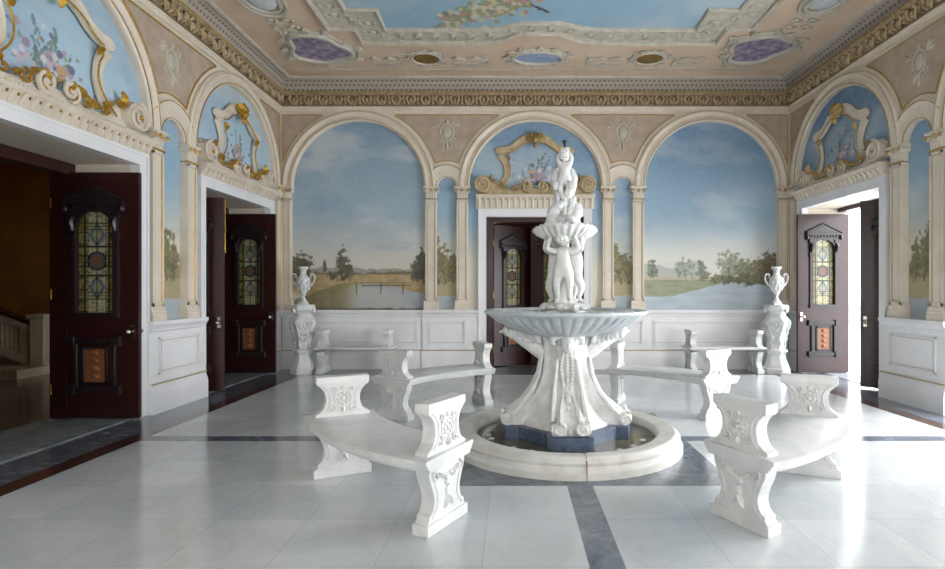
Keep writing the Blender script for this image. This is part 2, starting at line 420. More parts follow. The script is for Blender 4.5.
def mural_right(U, Z):
    c = sky(U, Z, (100, 140, 174), (142, 172, 194), (220, 218, 208), hz=1.95, seed=9, cloud=0.4)
    h = 1.76
    c = over(c, ss(Z-hline(U, h+0.20, 0.22, 4, 4), 0.02, -0.02)*0.6*(U < 3.6), (150, 156, 148))
    c = over(c, Z < h, (188, 176, 152)); c = over(c, Z < h-0.06, (146, 152, 122)); c = over(c, (Z < h-0.06)*ss(fbm(U*5, Z*26), 0.4, 0.7)*0.5, (120, 124, 92))
    bank = hline(U, 1.38, 0.05, 5, 2)+0.28*ss(U, 2.9, 4.3)
    c = over(c, ss(Z-bank, 0.01, -0.01), (178, 190, 198)); c = over(c, ss(Z-bank, 0.01, -0.01)*ss(fbm(U*3, Z*18), 0.4, 0.7)*0.4, (150, 166, 178))
    for x, z0, hh, wd, s, col in ((2.68, 1.74, 0.3, 0.12, 2, (112, 122, 106)), (3.3, 1.72, 0.34, 0.2, 3, (138, 146, 134)), (3.62, 1.66, 0.36, 0.12, 5, (112, 122, 100)), (4.15, 1.7, 0.52, 0.22, 6, (132, 138, 120)), (4.42, 1.66, 0.44, 0.22, 7, (120, 122, 98)), (4.75, 1.62, 0.44, 0.26, 8, (104, 98, 66)), (4.95, 1.62, 0.55, 0.22, 9, (96, 84, 56)), (4.0, 1.6, 0.2, 0.3, 10, (96, 96, 70)), (4.5, 1.58, 0.22, 0.4, 11, (88, 84, 56))):
        c = tree(c, U, Z, x, z0, hh, wd, col, s)
    return c
def strip_paint(seed, dark=False, top=(108, 144, 174)):
    def fn(U, Z):
        c = sky(U, Z, top, (140, 172, 194), (214, 206, 186), hz=1.9, seed=seed, cloud=0.5)
        c = over(c, Z < hline(U, 1.85, 0.2, 4, seed), (140, 132, 96)); c = over(c, Z < 1.66, (166, 152, 116))
        for k in range(3): c = tree(c, U, Z, U.min()+(0.1+0.3*k)*(U.max()-U.min()), 1.62, 0.75-0.12*k, 0.12, (110, 104, 66), seed+k)
        return over(c, ss(Z-hline(U, 1.4, 0.06, 5, seed), 0.01, -0.01), (160, 172, 178))
    return fn
def lunette(cx, seed, top, flowers=True, k=1.0):
    def fn(U, Z):
        c = sky(U, Z, top, tuple(min(255, v+30) for v in top), (214, 208, 190), hz=1.8, seed=seed, cloud=0.45)
        u = (U-cx)/k; v = (Z-SP)/k
        rs = np.random.RandomState(seed+5)
        for j in range(26):                                  # painted sprays
            a = rs.uniform(0.1, PI-0.1); L = rs.uniform(0.2, 0.62)*(0.6+0.5*math.sin(a)); bx = rs.uniform(-0.12, 0.12)
            t_ = np.clip((u-bx)*math.cos(a)+(v-0.05)*math.sin(a), 0, L)
            cxp = bx+t_*math.cos(a)+0.05*np.sin(t_*9+j); cyp = 0.05+t_*math.sin(a)
            d = np.hypot(u-cxp, v-cyp); wv = 0.006+0.014*np.abs(np.sin(t_*40+j))
            c = over(c, (d < wv)*0.75, (86, 108, 116) if j % 3 else (126, 136, 110))
        for j in range(60):
            a = rs.uniform(0, 2*PI); q = abs(rs.normal(0, 0.16)); px, pz = q*math.cos(a)*1.5, 0.22+q*math.sin(a)*0.8; r = rs.uniform(0.015, 0.045)
            col = [(190, 180, 194), (150, 134, 158), (206, 206, 210), (196, 158, 116), (96, 110, 134), (176, 150, 164)][j % 6]
            c = over(c, np.hypot(u-px, v-pz) < r, col)
        return c
    return fn

# ------------------------------------------------------------------ floor, ceiling, walls
m = MB(); m.box(-5.75, 6.6, YF-1, YB+1.0, -0.12, 0); struct(m.build('floor', 'floor'), 'polished white and grey marble slab floor with dark marble strips', 'floor')
m = MB(); m.box(XL-1.0, XR+1.0, YF-1, YB+1, H, H+0.15); struct(m.build('ceiling', 'peach'), 'peach painted ceiling with relief ornament', 'ceiling')

def wall(name, W, label, back=0.85):
    m = MB(W['T']); x = W['lo']-0.9; cuts = sorted(W['cut'])
    if W['T'] is not TB: x = YF-0.3
    end = W['hi']+0.9 if W['T'] is TB else YB+0.07
    for a, b, h in cuts:
        m.box(x, a, 0.07, back, 0, H); m.box(a, b, 0.07, back, h, H); x = b
    m.box(x, end, 0.07, back, 0, H)
    # front plate: spandrels above the springing, cut by the arches
    lo, hi = (XL, XR) if W['T'] is TB else (YF, YB)
    def bottom(u):
        z = SP
        for c, r in W['arches']+W['niches']:
            if abs(u-c) < r: z = max(z, SP+math.sqrt(r*r-(u-c)**2))
        return z
    us = set(np.linspace(lo, hi, 260).tolist())
    for c, r in W['arches']+W['niches']:
        for k in range(61): us.add(c-r*math.cos(PI*k/60))
    us = sorted(us); pf, pb, pt = [], [], []
    for u in us:
        b = bottom(u); pf.append(m.pt(u, 0, b)); pb.append(m.pt(u, 0.07, b)); pt.append(m.pt(u, 0, PLT+0.06))
    for k in range(len(us)-1):
        m.face((pf[k], pf[k+1], pt[k+1], pt[k])); m.face((pb[k], pb[k+1], pf[k+1], pf[k]))
    o = struct(m.build(name, 'cream', angle=30), label, 'wall')
    # reveal paint inside the doorways is plain plaster
    return o
wall('wall_back', BACK, 'cream back wall with three painted arches', 0.45)
wall('wall_left', LEFT, 'cream left wall with doorways to the stair hall')
wall('wall_right', RIGHT, 'cream right wall with doorway to the garden', 0.76)
m = MB(); x = XL-1
for c in (-3.0, 0.42, 3.84):
    m.box(x, c-0.7, YF-0.3, YF, 0, H); m.box(c-0.7, c+0.7, YF-0.3, YF, 0, 0.8); m.box(c-0.7, c+0.7, YF-0.3, YF, 3.2, H); x = c+0.7
m.box(x, XR+1, YF-0.3, YF, 0, H); struct(m.build('wall_front', 'cream'), 'cream wall behind the viewer with tall windows', 'wall')
for i, c in enumerate((-3.0, 0.42, 3.84)):
    e = struct(empty('window_%d' % (i+1), (c, YF-0.15, 0.8), 'tall window in the wall behind the viewer', 'window'))
    m = MB()
    for a in (-0.7, -0.03, 0.64): m.box(c+a, c+a+0.06, YF-0.18, YF-0.12, 0.8, 3.2)
    for z in (0.8, 1.6, 2.4, 3.14): m.box(c-0.7, c+0.7, YF-0.18, YF-0.12, z, z+0.06)
    m.build('window_frame', 'white', e)
# painted grounds behind the arches, plain blue where no painting can be seen from here
trim_i = [0]
def trim(mb, mt, label=None, angle=35, bevel=0):
    trim_i[0] += 1
    return struct(mb.build('trim_%d' % trim_i[0], mt, angle=angle, bevel=bevel), label or 'plaster moulding', 'moulding')

# arch mouldings
ARCHP = [(-0.005, 0), (0, 0.035), (0.02, 0.055), (0.05, 0.05), (0.10, 0.03), (0.15, 0.045), (0.175, 0.065), (0.2, 0.045), (0.205, 0)]
def nicheout(W, c, r, w_):
    """visible part of niche arch: outside of the big archivolts"""
    pts = []
    for k in range(61):
        a = PI-PI*k/60; u, z = c+r*math.cos(a), SP+r*math.sin(a)
        if all(math.hypot(u-ac, z-SP) > ar+0.12 for ac, ar in W['arches']): pts.append((u, z))
    return pts
for W, side in ((BACK, 'back'), (LEFT, 'left'), (RIGHT, 'right')):
    for c, r in W['arches']:
        m = MB(W['T']); m.sweep(smooth_arc(c, r, SP, 64), [(p[0], p[1]) for p in ARCHP]); trim(m, 'cream', 'cream arch moulding on the %s wall' % side)
        m = MB(W['T'])
        for q in (0.03, 0.172):
            m.tube([(x, -0.056, z) for x, z in smooth_arc(c, r+q, SP, 56)], 0.008, 5)
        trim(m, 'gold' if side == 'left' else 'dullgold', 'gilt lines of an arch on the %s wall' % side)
    for c, r in W['niches']:
        m = MB(W['T']); g = MB(W['T'])
        for rr in (r+0.02,): m.sweep(smooth_arc(c, r, SP, 32), [(-0.005, 0), (0, 0.02), (0.02, 0.03), (0.1, 0.02), (0.2, 0.028), (0.23, 0.045), (0.25, 0.03), (0.255, 0)])
        g.tube([(x, -0.034, z) for x, z in smooth_arc(c, r+0.02, SP, 24)], 0.006, 5)
        p = nicheout(W, c, r+0.23, 0)
        if len(p) > 3: g.tube([(x, -0.045, z) for x, z in p], 0.007, 5)
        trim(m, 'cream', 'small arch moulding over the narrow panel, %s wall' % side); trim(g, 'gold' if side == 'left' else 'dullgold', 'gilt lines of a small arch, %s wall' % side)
    # spandrel panels
    zt = 4.83; R = 0.27
    us = np.linspace(XL if W['T'] is TB else YF, XR if W['T'] is TB else YB, 700)
    def bot(u):
        z = 0
        for c, r in W['arches']:
            q = r+R
            if abs(u-c) < q: z = max(z, SP+math.sqrt(q*q-(u-c)**2))
        for c, r in W['niches']:
            q = r+R+0.05
            if abs(u-c) < q: z = max(z, SP+math.sqrt(q*q-(u-c)**2))
        return z
    runs = []; cur = []
    for u in us:
        b = bot(u)
        if 3.6 < b < zt-0.012 and not (W['T'] is not TB and u < 3.4) and (u > us[0]+0.04 and u < us[-1]-0.04): cur.append((u, b))
        else:
            if len(cur) > 6: runs.append(cur)
            cur = []
    if len(cur) > 6: runs.append(cur)
    for run in runs:
        m = MB(W['T']); a = [m.pt(u, -0.006, b) for u, b in run]; t2 = [m.pt(u, -0.006, zt) for u, b in run]
        for k in range(len(run)-1): m.face((a[k], a[k+1], t2[k+1], t2[k]))
        trim(m, 'mauve', 'mauve spandrel panel of the %s wall' % side)
        m = MB(W['T']); loop = [(u, -0.01, b) for u, b in run]+[(run[-1][0], -0.01, zt), (run[0][0], -0.01, zt)]
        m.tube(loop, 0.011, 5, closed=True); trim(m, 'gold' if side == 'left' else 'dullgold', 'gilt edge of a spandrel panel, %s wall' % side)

# entablature running round the room
def ring(name, prof, mt, label, uvs=False, angle=35):
    V, F, UV = [], [], []
    for n_, z in prof: V += [(XL+n_, YF+n_, z), (XR-n_, YF+n_, z), (XR-n_, YB-n_, z), (XL+n_, YB-n_, z)]
    for i in range(len(prof)-1):
        for k in range(4):
            j = (k+1) % 4; F.append((i*4+k, i*4+j, i*4+4+j, i*4+4+k))
    me = bpy.data.meshes.new(name); me.from_pydata(V, [], F)
    if uvs:
        uvl = me.uv_layers.new(name='UVMap'); L = [0]
        for i in range(1, len(prof)): L.append(L[-1]+math.dist(prof[i], prof[i-1]))
        for p in me.polygons:
            for li in p.loop_indices:
                vi = me.loops[li].vertex_index; i = vi//4; v = V[vi]; side = p.index % 4
                uvl.data[li].uv = ((v[0] if side in (0, 2) else v[1])+20, L[i])
    me.materials.append(M[mt]); o = bpy.data.objects.new(name, me); COL.objects.link(o); return struct(o, label, 'moulding')
trim_i[0] += 1; ring('trim_%d' % trim_i[0], [(0, 4.90), (0.02, 4.90), (0.025, 4.95), (0.04, 4.96), (0.04, 4.975), (0.045, 4.98)], 'cream', 'cream fascia under the carved frieze')
trim_i[0] += 1; ring('trim_%d' % trim_i[0], [(0.02, 4.975), (0.045, 5.0), (0.06, 5.15), (0.10, 5.17)], 'friezeback', 'dark ground of the carved frieze')
trim_i[0] += 1; ring('trim_%d' % trim_i[0], [(0.10, 5.165), (0.155, 5.17), (0.165, 5.20), (0.12, 5.21), (0.135, 5.225), (0.135, 5.24), (0.05, 5.25)], 'frieze', 'beaded upper moulding of the frieze')
trim_i[0] += 1; ring('trim_%d' % trim_i[0], [(0.05, 5.245), (0.06, 5.30), (0.09, 5.37), (0.14, 5.42), (0.2, 5.445), (0.24, 5.452)], 'cove', 'diapered cove between frieze and ceiling', True)
trim_i[0] += 1; ring('trim_%d' % trim_i[0], [(0.225, 5.46), (0.225, 5.435), (0.25, 5.425), (0.285, 5.435), (0.30, 5.46)], 'relief', 'bead moulding along the ceiling edge')
for W, side, a, b in ((BACK, 'back', XL+0.15, XR-0.15), (LEFT, 'left', 3.2, YB-0.15), (RIGHT, 'right', 4.2, YB-0.15)):
    m = MB(W['T']); g = MB(W['T']); N = int((b-a)/0.27); p = (b-a)/N
    for k in range(N):
        x = a+(k+0.5)*p
        for s_ in (-1, 1):                                   # pair of curling leaves
            m.tube([(x+s_*0.02, -0.07, 5.0), (x+s_*0.06, -0.10, 5.05), (x+s_*0.085, -0.10, 5.11), (x+s_*0.06, -0.12, 5.155), (x+s_*0.03, -0.12, 5.13)], [0.014, 0.024, 0.026, 0.02, 0.012], 5)
        m.ball((x, -0.085, 5.075), (0.03, 0.035, 0.06), 7, 5)
        m.box(x+p/2-0.02, x+p/2+0.02, -0.11, -0.04, 5.02, 5.16)
        g.ball((x+p/2, -0.115, 5.05), (0.016, 0.016, 0.02), 6, 4)
    trim(m, 'frieze', 'row of carved curling leaves along the %s wall' % side); trim(g, 'gold', 'gilt drops of the frieze, %s wall' % side)
    m = MB(W['T']); q = a
    while q < b: m.box(q, q+0.028, -0.175, -0.13, 5.175, 5.20); q += 0.056
    trim(m, 'dullgold', 'row of small gilt dentils along the %s wall' % side)

# ------------------------------------------------------------------ dado
DP = [(0.07, 0), (-0.06, 0), (-0.06, 0.22), (-0.055, 0.26), (-0.03, 0.33), (-0.03, 0.345), (-0.04, 0.355), (-0.04, 0.37), (-0.012, 0.385), (-0.012, 0.985), (-0.03, 1.0), (-0.03, 1.02), (-0.05, 1.06), (-0.065, 1.075), (-0.065, 1.12), (0.07, 1.12)]
def dado(W, segs, label, panels, i=[0]):
    m = MB(W['T'])
    for a, b, off in segs: m.prism_x([(min(y, y-off) if y < 0.06 else y, z) for y, z in DP], a, b)
    i[0] += 1
    e = struct(m.build('baseboard_%s' % label.split()[0], 'white', angle=25), 'white panelled dado on the %s wall' % label, 'dado')
    m = MB(W['T']); g = MB(W['T'])
    for a, b, off in panels:
        y = -0.012-off; z0, z1 = 0.46, 0.92
        for q, hh in ((0, 0.014), (0.03, 0.008)):
            for (x0, x1, c0, c1) in ((a+q, b-q, z0+q, z0+q+0.022), (a+q, b-q, z1-q-0.022, z1-q), (a+q, a+q+0.022, z0+q, z1-q), (b-q-0.022, b-q, z0+q, z1-q)):
                m.box(x0, x1, y-hh, y+0.005, c0, c1)
        gg = 0.012
        g.tube([(a+0.045, y-0.005, z0+0.045), (b-0.045, y-0.005, z0+0.045), (b-0.045, y-0.005, z1-0.045), (a+0.045, y-0.005, z1-0.045)], 0.006, 4, closed=True)
    for a, b, off in segs: g.box(a+0.002, b-0.002, -0.046-off, -0.03-off, 0.352, 0.368)
    trim(m, 'white', 'white panel mouldings of the %s dado' % label); trim(g, 'dullgold', 'thin gilt lines of the %s dado' % label)
dado(BACK, [(XL+0.03, -1.72, 0), (-1.72, -0.66, 0.03), (1.50, 2.56, 0.03), (2.56, XR-0.03, 0)], 'back', [(-4.0, -1.82, 0), (-1.62, -0.9, 0.03), (1.74, 2.46, 0.03), (2.66, 4.85, 0)])
dado(LEFT, [(6.57, 7.76, 0.06), (10.09, YB-0.01, 0.0), (YF, 4.0, 0)], 'left', [(6.74, 7.60, 0.06), (1.0, 3.8, 0)])
dado(RIGHT, [(6.57, 7.74, 0.06), (10.09, YB-0.01, 0.0), (2.87, 4.0, 0)], 'right', [(6.74, 7.58, 0.06)])

# ------------------------------------------------------------------ door surrounds
def surround(W, a, b, h, label, depth=0.85):
    m = MB(W['T']); f = 0.145
    m.box(a-f, a, -0.045, 0.069, 0, h+f); m.box(b, b+f, -0.045, 0.069, 0, h+f); m.box(a, b, -0.045, 0.069, h, h+f)
    m.box(a-f-0.003, a-f+0.03, -0.06, 0.06, 0, h+f); m.box(b+f-0.03, b+f+0.003, -0.06, 0.06, 0, h+f); m.box(a-f+0.03, b+f-0.03, -0.06, 0, h+f-0.03, h+f+0.003)
    trim(m, 'white', 'white door surround, '+label)
for W, lab in ((LEFT, 'left wall'), (RIGHT, 'right wall')):
    for k, (a, b, h) in enumerate(sorted(W['cut'])[-2:]):
        surround(W, a, b, h, lab)
        m = MB(W['T']); y0, y1 = 0.72, 0.92; f = 0.1       # mahogany outer frame
        if W['T'] is TR:
            y0, y1 = 0.6, 0.75; m.box(a, a+0.06, y0, y1, 0.013, h); m.box(a+0.06, b-0.002, y0, y1, h-0.07, h-0.001)
        else:
            m.box(a-0.01, a+f, y0, y1, 0.013, h); m.box(b-f, b+0.01, y0+0.02, y1, 0.013, h); m.box(a+0.002, b-0.002, y0-0.01, y1-0.01, h-0.13, h-0.002)
            m.box(a-0.03, b+0.03, 0.86, 1.0, h-0.04, h+0.12); m.box(a-0.1, a+0.03, 0.865, 0.99, 0, h+0.11); m.box(b-0.03, b+0.1, 0.865, 0.99, 0, h+0.11)
        trim(m, 'wood', 'mahogany frame at the outer edge of a doorway, '+lab)
        m = MB(W['T']); m.box(a, b, 0.0, 0.97, 0.001, 0.012) if W['T'] is TL else m.box(a, b, 0.3, 0.76, 0.001, 0.012)
        trim(m, 'threshold', 'grey marble threshold, '+lab)
surround(BACK, -0.51, 1.35, 2.89, 'back wall')
m = MB(TB); a, b, h = -0.51, 1.35, 2.89
m.box(a, a+0.13, 0.072, 0.3, 0, h-0.001); m.box(b-0.13, b, 0.072, 0.3, 0, h-0.001); m.box(a, b, 0.066, 0.29, h-0.09, h-0.002); trim(m, 'wood', 'mahogany frame of the back doorway')

# ------------------------------------------------------------------ paintings on the walls
def painting(W, x0, x1, z0, z1, fn, label, group, hole=None, step=0.014):
    o = wall_painting(W, x0, x1, z0, z1, fn, step=step, hole=hole)
    return tag(o, label, 'painting', group)
G1 = 'landscape murals in the big arches'; G2 = 'narrow painted panels between pilasters'; G3 = 'painted sky behind the overdoors'
painting(BACK, -4.22, -1.66, 1.1, 4.74, mural_left, 'arched mural of a lake with footbridge and trees, left of the back door', G1)
painting(BACK, 2.48, 5.04, 1.1, 4.74, mural_right, 'arched mural of a pale river meadow, right of the back door', G1)
painting(BACK, -1.50, -1.02, 1.1, 3.7, strip_paint(12), 'narrow arched sky panel just left of the back door, between two pilasters', G2)
painting(BACK, 1.85, 2.33, 1.1, 3.7, strip_paint(21), 'narrow arched sky panel just right of the back door, between two pilasters', G2)
painting(BACK, -0.86, 1.70, 1.1, 4.74, lunette(0.42, 1, (108, 144, 174)), 'blue sky with flower sprays painted behind the overdoor of the back door', G3, (-0.62, 1.46, 3.02))
painting(LEFT, 6.86, 7.40, 1.1, 3.8, strip_paint(31, top=(156, 188, 208)), 'narrow pale sky panel between the two left wall doorways', G2)
painting(RIGHT, 6.86, 7.40, 1.1, 3.8, strip_paint(45, top=(82, 124, 162)), 'narrow deep blue sky panel on the right wall pier', G2)
painting(LEFT, 7.60, 10.17, 1.1, 4.76, lunette(8.885, 2, (158, 188, 206)), 'pale blue sky with flowers painted over the far left doorway', G3, (7.73, 10.04, 3.1))
painting(LEFT, 3.9, 6.66, 1.1, 4.84, lunette(5.31, 3, (158, 188, 206), k=1.06), 'pale blue sky with a bouquet painted over the near left doorway', G3, (4.06, 6.56, 3.1))
painting(RIGHT, 7.60, 10.17, 1.1, 4.76, lunette(8.885, 4, (84, 126, 162)), 'deep blue sky with sprays painted over the garden doorway', G3, (7.73, 10.04, 3.1))
painting(RIGHT, 3.9, 6.66, 3.1, 4.84, lunette(5.31, 5, (60, 108, 168), k=1.06), 'deep blue sky over the near garden doorway, outside the frame', G3, None, 0.04)

# ------------------------------------------------------------------ pilasters
def pilaster(W, x0, x1, label, group, gold='dullgold'):
    cx = (x0+x1)/2; e = empty('pilaster', W['T']((cx, 0, 1.12)), label, 'pilaster', group)
    T = W['T']; w_ = x1-x0; y = -0.05
    m = MB(T); m.box(x0+0.02, x1-0.02, y, 0.07, 1.3, 3.22)
    for a, b in ((x0+0.02, x0+0.05), (x1-0.05, x1-0.02)): m.box(a, b, y-0.012, y, 1.3, 3.2)
    m.box(x0+0.02, x1-0.02, y-0.012, y, 1.3, 1.34); m.box(x0+0.02, x1-0.02, y-0.012, y, 3.17, 3.2)
    m.build('shaft', 'cream', e)
    m = MB(T); m.tube([(x0+0.057, y-0.004, 1.35), (x1-0.057, y-0.004, 1.35), (x1-0.057, y-0.004, 3.16), (x0+0.057, y-0.004, 3.16)], 0.006, 4, closed=True)
    m.box(x0+0.0, x1-0.0, y-0.022, y+0.02, 3.215, 3.235)
    m.build('gilt_line', gold, e)
    m = MB(T)
    m.prism_x([(0.07, 1.12), (y-0.03, 1.12), (y-0.03, 1.19), (y-0.022, 1.2), (y-0.025, 1.23), (y-0.012, 1.245), (y-0.012, 1.28), (y, 1.30), (0.07, 1.30)], x0-0.01, x1+0.01)
    m.build('base', 'cream', e)
    m = MB(T); m.box(x0+0.025, x1-0.025, y+0.005, 0.07, 3.235, 3.42); n = 5
    for k in range(n):
        xx = x0+0.045+(w_-0.09)*k/(n-1); m.tube([(xx, y+0.003, 3.24), (xx, y-0.006, 3.33), (xx, y-0.018, 3.36)], [0.012, 0.015, 0.014], 5)
    m.box(x0-0.025, x1+0.025, y-0.04, 0.07, 3.435, 3.462); m.box(x0-0.01, x1+0.01, y-0.025, 0.07, 3.415, 3.437)
    for s_, xx in ((-1, x0+0.012), (1, x1-0.012)):
        m.tube([(xx, y-0.045, 3.385), (xx, 0.05, 3.385)], 0.036, 10)
    m.build('capital', 'cream', e)
    m = MB(T)
    for s_, xx in ((-1, x0+0.012), (1, x1-0.012)):
        pts = [(xx+(0.034*(1-k/16))*math.cos(k*0.75), y-0.048, 3.385+(0.034*(1-k/16))*math.sin(k*0.75)) for k in range(16)]; m.tube(pts, 0.006, 4)
    m.leaf(cx, 3.36, PI/2, 0.07, 0.02, y-0.03, 0.02); m.build('gilding', gold, e)
    return e
GP = 'cream pilasters carrying the arches'
pilaster(BACK, XL+0.01, -4.20, 'cream pilaster in the back left corner, behind the left urn', GP)
pilaster(BACK, -1.68, -1.43, 'first cream pilaster right of the footbridge mural', GP)
pilaster(BACK, -1.09, -0.84, 'cream pilaster nearest the left side of the back door', GP)
pilaster(BACK, 1.68, 1.93, 'cream pilaster nearest the right side of the back door', GP)
pilaster(BACK, 2.25, 2.50, 'cream pilaster at the left edge of the river meadow mural', GP)
pilaster(BACK, 5.02, XR-0.01, 'cream pilaster in the back right corner, behind the right urn', GP)
pilaster(LEFT, 6.64, 6.89, 'gilt lined pilaster beside the near left doorway', GP, 'gold')
pilaster(LEFT, 7.36, 7.61, 'gilt lined pilaster just before the far left doorway', GP, 'gold')
pilaster(LEFT, 10.16, 10.41, 'left wall pilaster in the far corner beside the left urn', GP, 'gold')
pilaster(RIGHT, 6.64, 6.89, 'pilaster cut by the right edge of the photo', GP)
pilaster(RIGHT, 7.36, 7.61, 'right wall pilaster just before the garden doorway', GP)
pilaster(RIGHT, 10.16, 10.41, 'right wall pilaster in the far corner beside the purple brown door', GP)

# ------------------------------------------------------------------ overdoor ornaments
def overdoor(W, cx, hw, zc, label, k=1.0, gold='gold', sm='cream'):
    """zc: top of the door surround; k: scale of the scrollwork"""
    T = W['T']; e = empty('overdoor_ornament', T((cx, 0, zc)), label, 'overdoor', 'scrolled overdoors')
    zl = 3.27
    m = MB(T); m.prism_x([(0.05, zc), (-0.05, zc), (-0.055, zc+0.02), (-0.10, zl-0.05), (-0.14, zl-0.02), (-0.15, zl), (-0.15, zl+0.03), (0.05, zl+0.03)], cx-hw, cx+hw)
    n = int(2*hw/0.11)
    for j in range(n):
        x = cx-hw+0.06+(2*hw-0.12)*j/(n-1)
        m.tube([(x, -0.065, zc+0.015), (x, -0.09, (zc+zl)/2), (x, -0.135, zl-0.035)], [0.014, 0.024, 0.02], 6)
    q = cx-hw
    while q < cx+hw-0.02: m.ball((q+0.02, -0.155, zl+0.012), 0.014, 6, 4); q += 0.042
    m.build('cornice', 'cream', e)
    g = MB(T)
    for j in range(n-1):
        x = cx-hw+0.06+(2*hw-0.12)*(j+0.5)/(n-1); g.ball((x, -0.10, zl-0.055), (0.01, 0.012, 0.022), 6, 4)
    P = lambda u, v: (cx+u*k, SP+v*k)
    prof = [(-0.5, 0), (-0.5, 0.05), (-0.38, 0.075), (-0.25, 0.05), (0, 0.06), (0.25, 0.05), (0.38, 0.075), (0.5, 0.05), (0.5, 0)]
    def spl(p, n_=8):
        out = []
        for i in range(len(p)-1):
            p0, p1, p2, p3 = p[max(i-1, 0)], p[i], p[i+1], p[min(i+2, len(p)-1)]
            for j in range(n_):
                t_ = j/n_
                out.append(tuple(0.5*(2*p1[c]+(p2[c]-p0[c])*t_+(2*p0[c]-5*p1[c]+4*p2[c]-p3[c])*t_*t_+(3*p1[c]-p0[c]-3*p2[c]+p3[c])*t_**3) for c in range(len(p1))))
        return out+[tuple(p[-1])]
    for s_ in (-1, 1):
        m = MB(T)
        a = spl([(s_*u, v, w_) for u, v, w_ in ((0.80, -0.09, 0.10), (0.70, 0.0, 0.13), (0.585, 0.12, 0.12), (0.53, 0.27, 0.11), (0.545, 0.42, 0.12), (0.60, 0.54, 0.14), (0.66, 0.62, 0.17))])
        m.sweep([P(u, v) for u, v, _ in a], [(c[0], c[1]) for c in prof], [w_*k for _, _, w_ in a], y=0.03)
        a = spl([(s_*u, v, w_) for u, v, w_ in ((0.75, 0.665, 0.05), (0.67, 0.69, 0.15), (0.54, 0.70, 0.15), (0.40, 0.76, 0.14), (0.28, 0.86, 0.15), (0.14, 0.925, 0.17), (0.0, 0.93, 0.17))])
        m.sweep([P(u, v) for u, v, _ in a], [(c[0], c[1]) for c in prof], [w_*k for _, _, w_ in a], y=0.02)
        a = spl([(s_*u, v, w_) for u, v, w_ in ((1.12, 0.10, 0.10), (1.0, 0.16, 0.10), (0.87, 0.12, 0.13), (0.78, 0.0, 0.15), (0.66, -0.09, 0.13), (0.52, -0.12, 0.12), (0.36, -0.10, 0.10), (0.2, -0.07, 0.1), (0.0, -0.06, 0.1))])
        m.sweep([P(u, v) for u, v, _ in a], [(c[0], c[1]) for c in prof], [w_*k for _, _, w_ in a], y=0.02)
        m.prism_y([P(s_*u, v) for u, v in ((0.0, -0.15), (1.08, -0.15), (1.08, -0.05), (0.8, -0.04), (0.5, -0.1), (0.0, -0.09))], -0.02, 0.05)
        m.build('scroll_frame', sm, e)
        m = MB(T)
        c = P(s_*0.99, 0.03); m.tube([(c[0], 0.05, c[1]), (c[0], -0.09, c[1])], [0.165*k, 0.15*k], 20)
        pts = []; N = 40
        for j in range(N):
            t_ = j/(N-1); aa = PI/2-s_*2*PI*2.1*t_; q = 0.16*k*(1-0.86*t_); pts.append((c[0]+q*math.cos(aa), -0.10-0.02*t_, c[1]+q*math.sin(aa)))
        m.tube(pts, [0.022*k*(1-0.4*j/(N-1)) for j in range(N)], 6)
        m.build('volute', sm, e)
        g.ball((c[0], -0.12, c[1]), 0.025*k, 8, 5)
        # gilding along the inner edge of the scrolls, and leaves
        g.tube([(P(u, v)[0], -0.045, P(u, v)[1]) for u, v, _ in spl([(s_*x, z, 0) for x, z in ((0.72, -0.04), (0.61, 0.05), (0.51, 0.16), (0.465, 0.28), (0.48, 0.42), (0.53, 0.52), (0.5, 0.6))])], 0.010*k, 5)
        g.tube([(P(u, v)[0], -0.045, P(u, v)[1]) for u, v, _ in spl([(s_*x, z, 0) for x, z in ((0.55, 0.62), (0.42, 0.67), (0.28, 0.775), (0.14, 0.83), (0.03, 0.84))])], 0.009*k, 5)
        for (u, v, an, L, W_) in ((0.86, 0.10, 1.9, 0.16, 0.04), (0.83, 0.08, 2.7, 0.13, 0.03), (0.47, -0.05, 2.6, 0.14, 0.035), (0.52, 0.6, -2.0, 0.12, 0.03), (0.58, 0.0, 0.9, 0.12, 0.03), (0.3, 0.0, 2.3, 0.13, 0.035), (0.12, 0.0, 1.2, 0.12, 0.03), (0.93, 0.14, 0.6, 0.1, 0.03)):
            p = P(s_*u, v); g.leaf(p[0], p[1], an if s_ > 0 else PI-an, L*k, W_*k, -0.03, 0.05)
        m2 = P(s_*0.16, 0.0); 
        for (u, v, r) in ((0.14, 0.0, 0.085), (0.33, -0.03, 0.06), (0.56, -0.02, 0.065), (0.09, 0.93, 0.07)):
            p = P(s_*u, v); g.scroll(p[0], p[1], r*k, 1.3, PI/2, -s_, 0.017*k, -0.03)
    g.build('gilding', gold, e)
    m = MB(T); p = P(0, 0.84)
    for an in (PI/2, PI/2-0.6, PI/2+0.6, PI/2-1.2, PI/2+1.2): m.leaf(p[0], p[1]+0.02, an, 0.2*k, 0.045*k, -0.05, 0.06)
    m.ball((p[0], -0.10, p[1]+0.03), (0.045*k, 0.05, 0.06*k), 8, 6); m.leaf(p[0], p[1], -PI/2, 0.12*k, 0.05*k, -0.05, 0.05)
    m.build('acanthus_crest', gold, e)
    m = MB(T)
    for s_ in (-1, 1):
        p = P(s_*0.13, 0.0)
        m.scroll(p[0], p[1], 0.1*k, 1.7, -PI/2, s_, 0.028*k, -0.02, 7)
    m.build('centre_scroll', sm, e)
    return e
overdoor(BACK, 0.42, 1.12, 3.035, 'cream and gilt scrolled overdoor above the back door behind the fountain', 1.0, 'dullgold', 'stucco')
overdoor(LEFT, 8.885, 1.19, 3.115, 'cream and gilt scrolled overdoor above the far left doorway', 1.0)
overdoor(LEFT, 5.31, 1.29, 3.115, 'large cream and bright gilt scrolled overdoor above the near left doorway', 1.06)
overdoor(RIGHT, 8.885, 1.19, 3.115, 'shadowed scrolled overdoor above the open garden doorway', 1.0, 'dullgold')

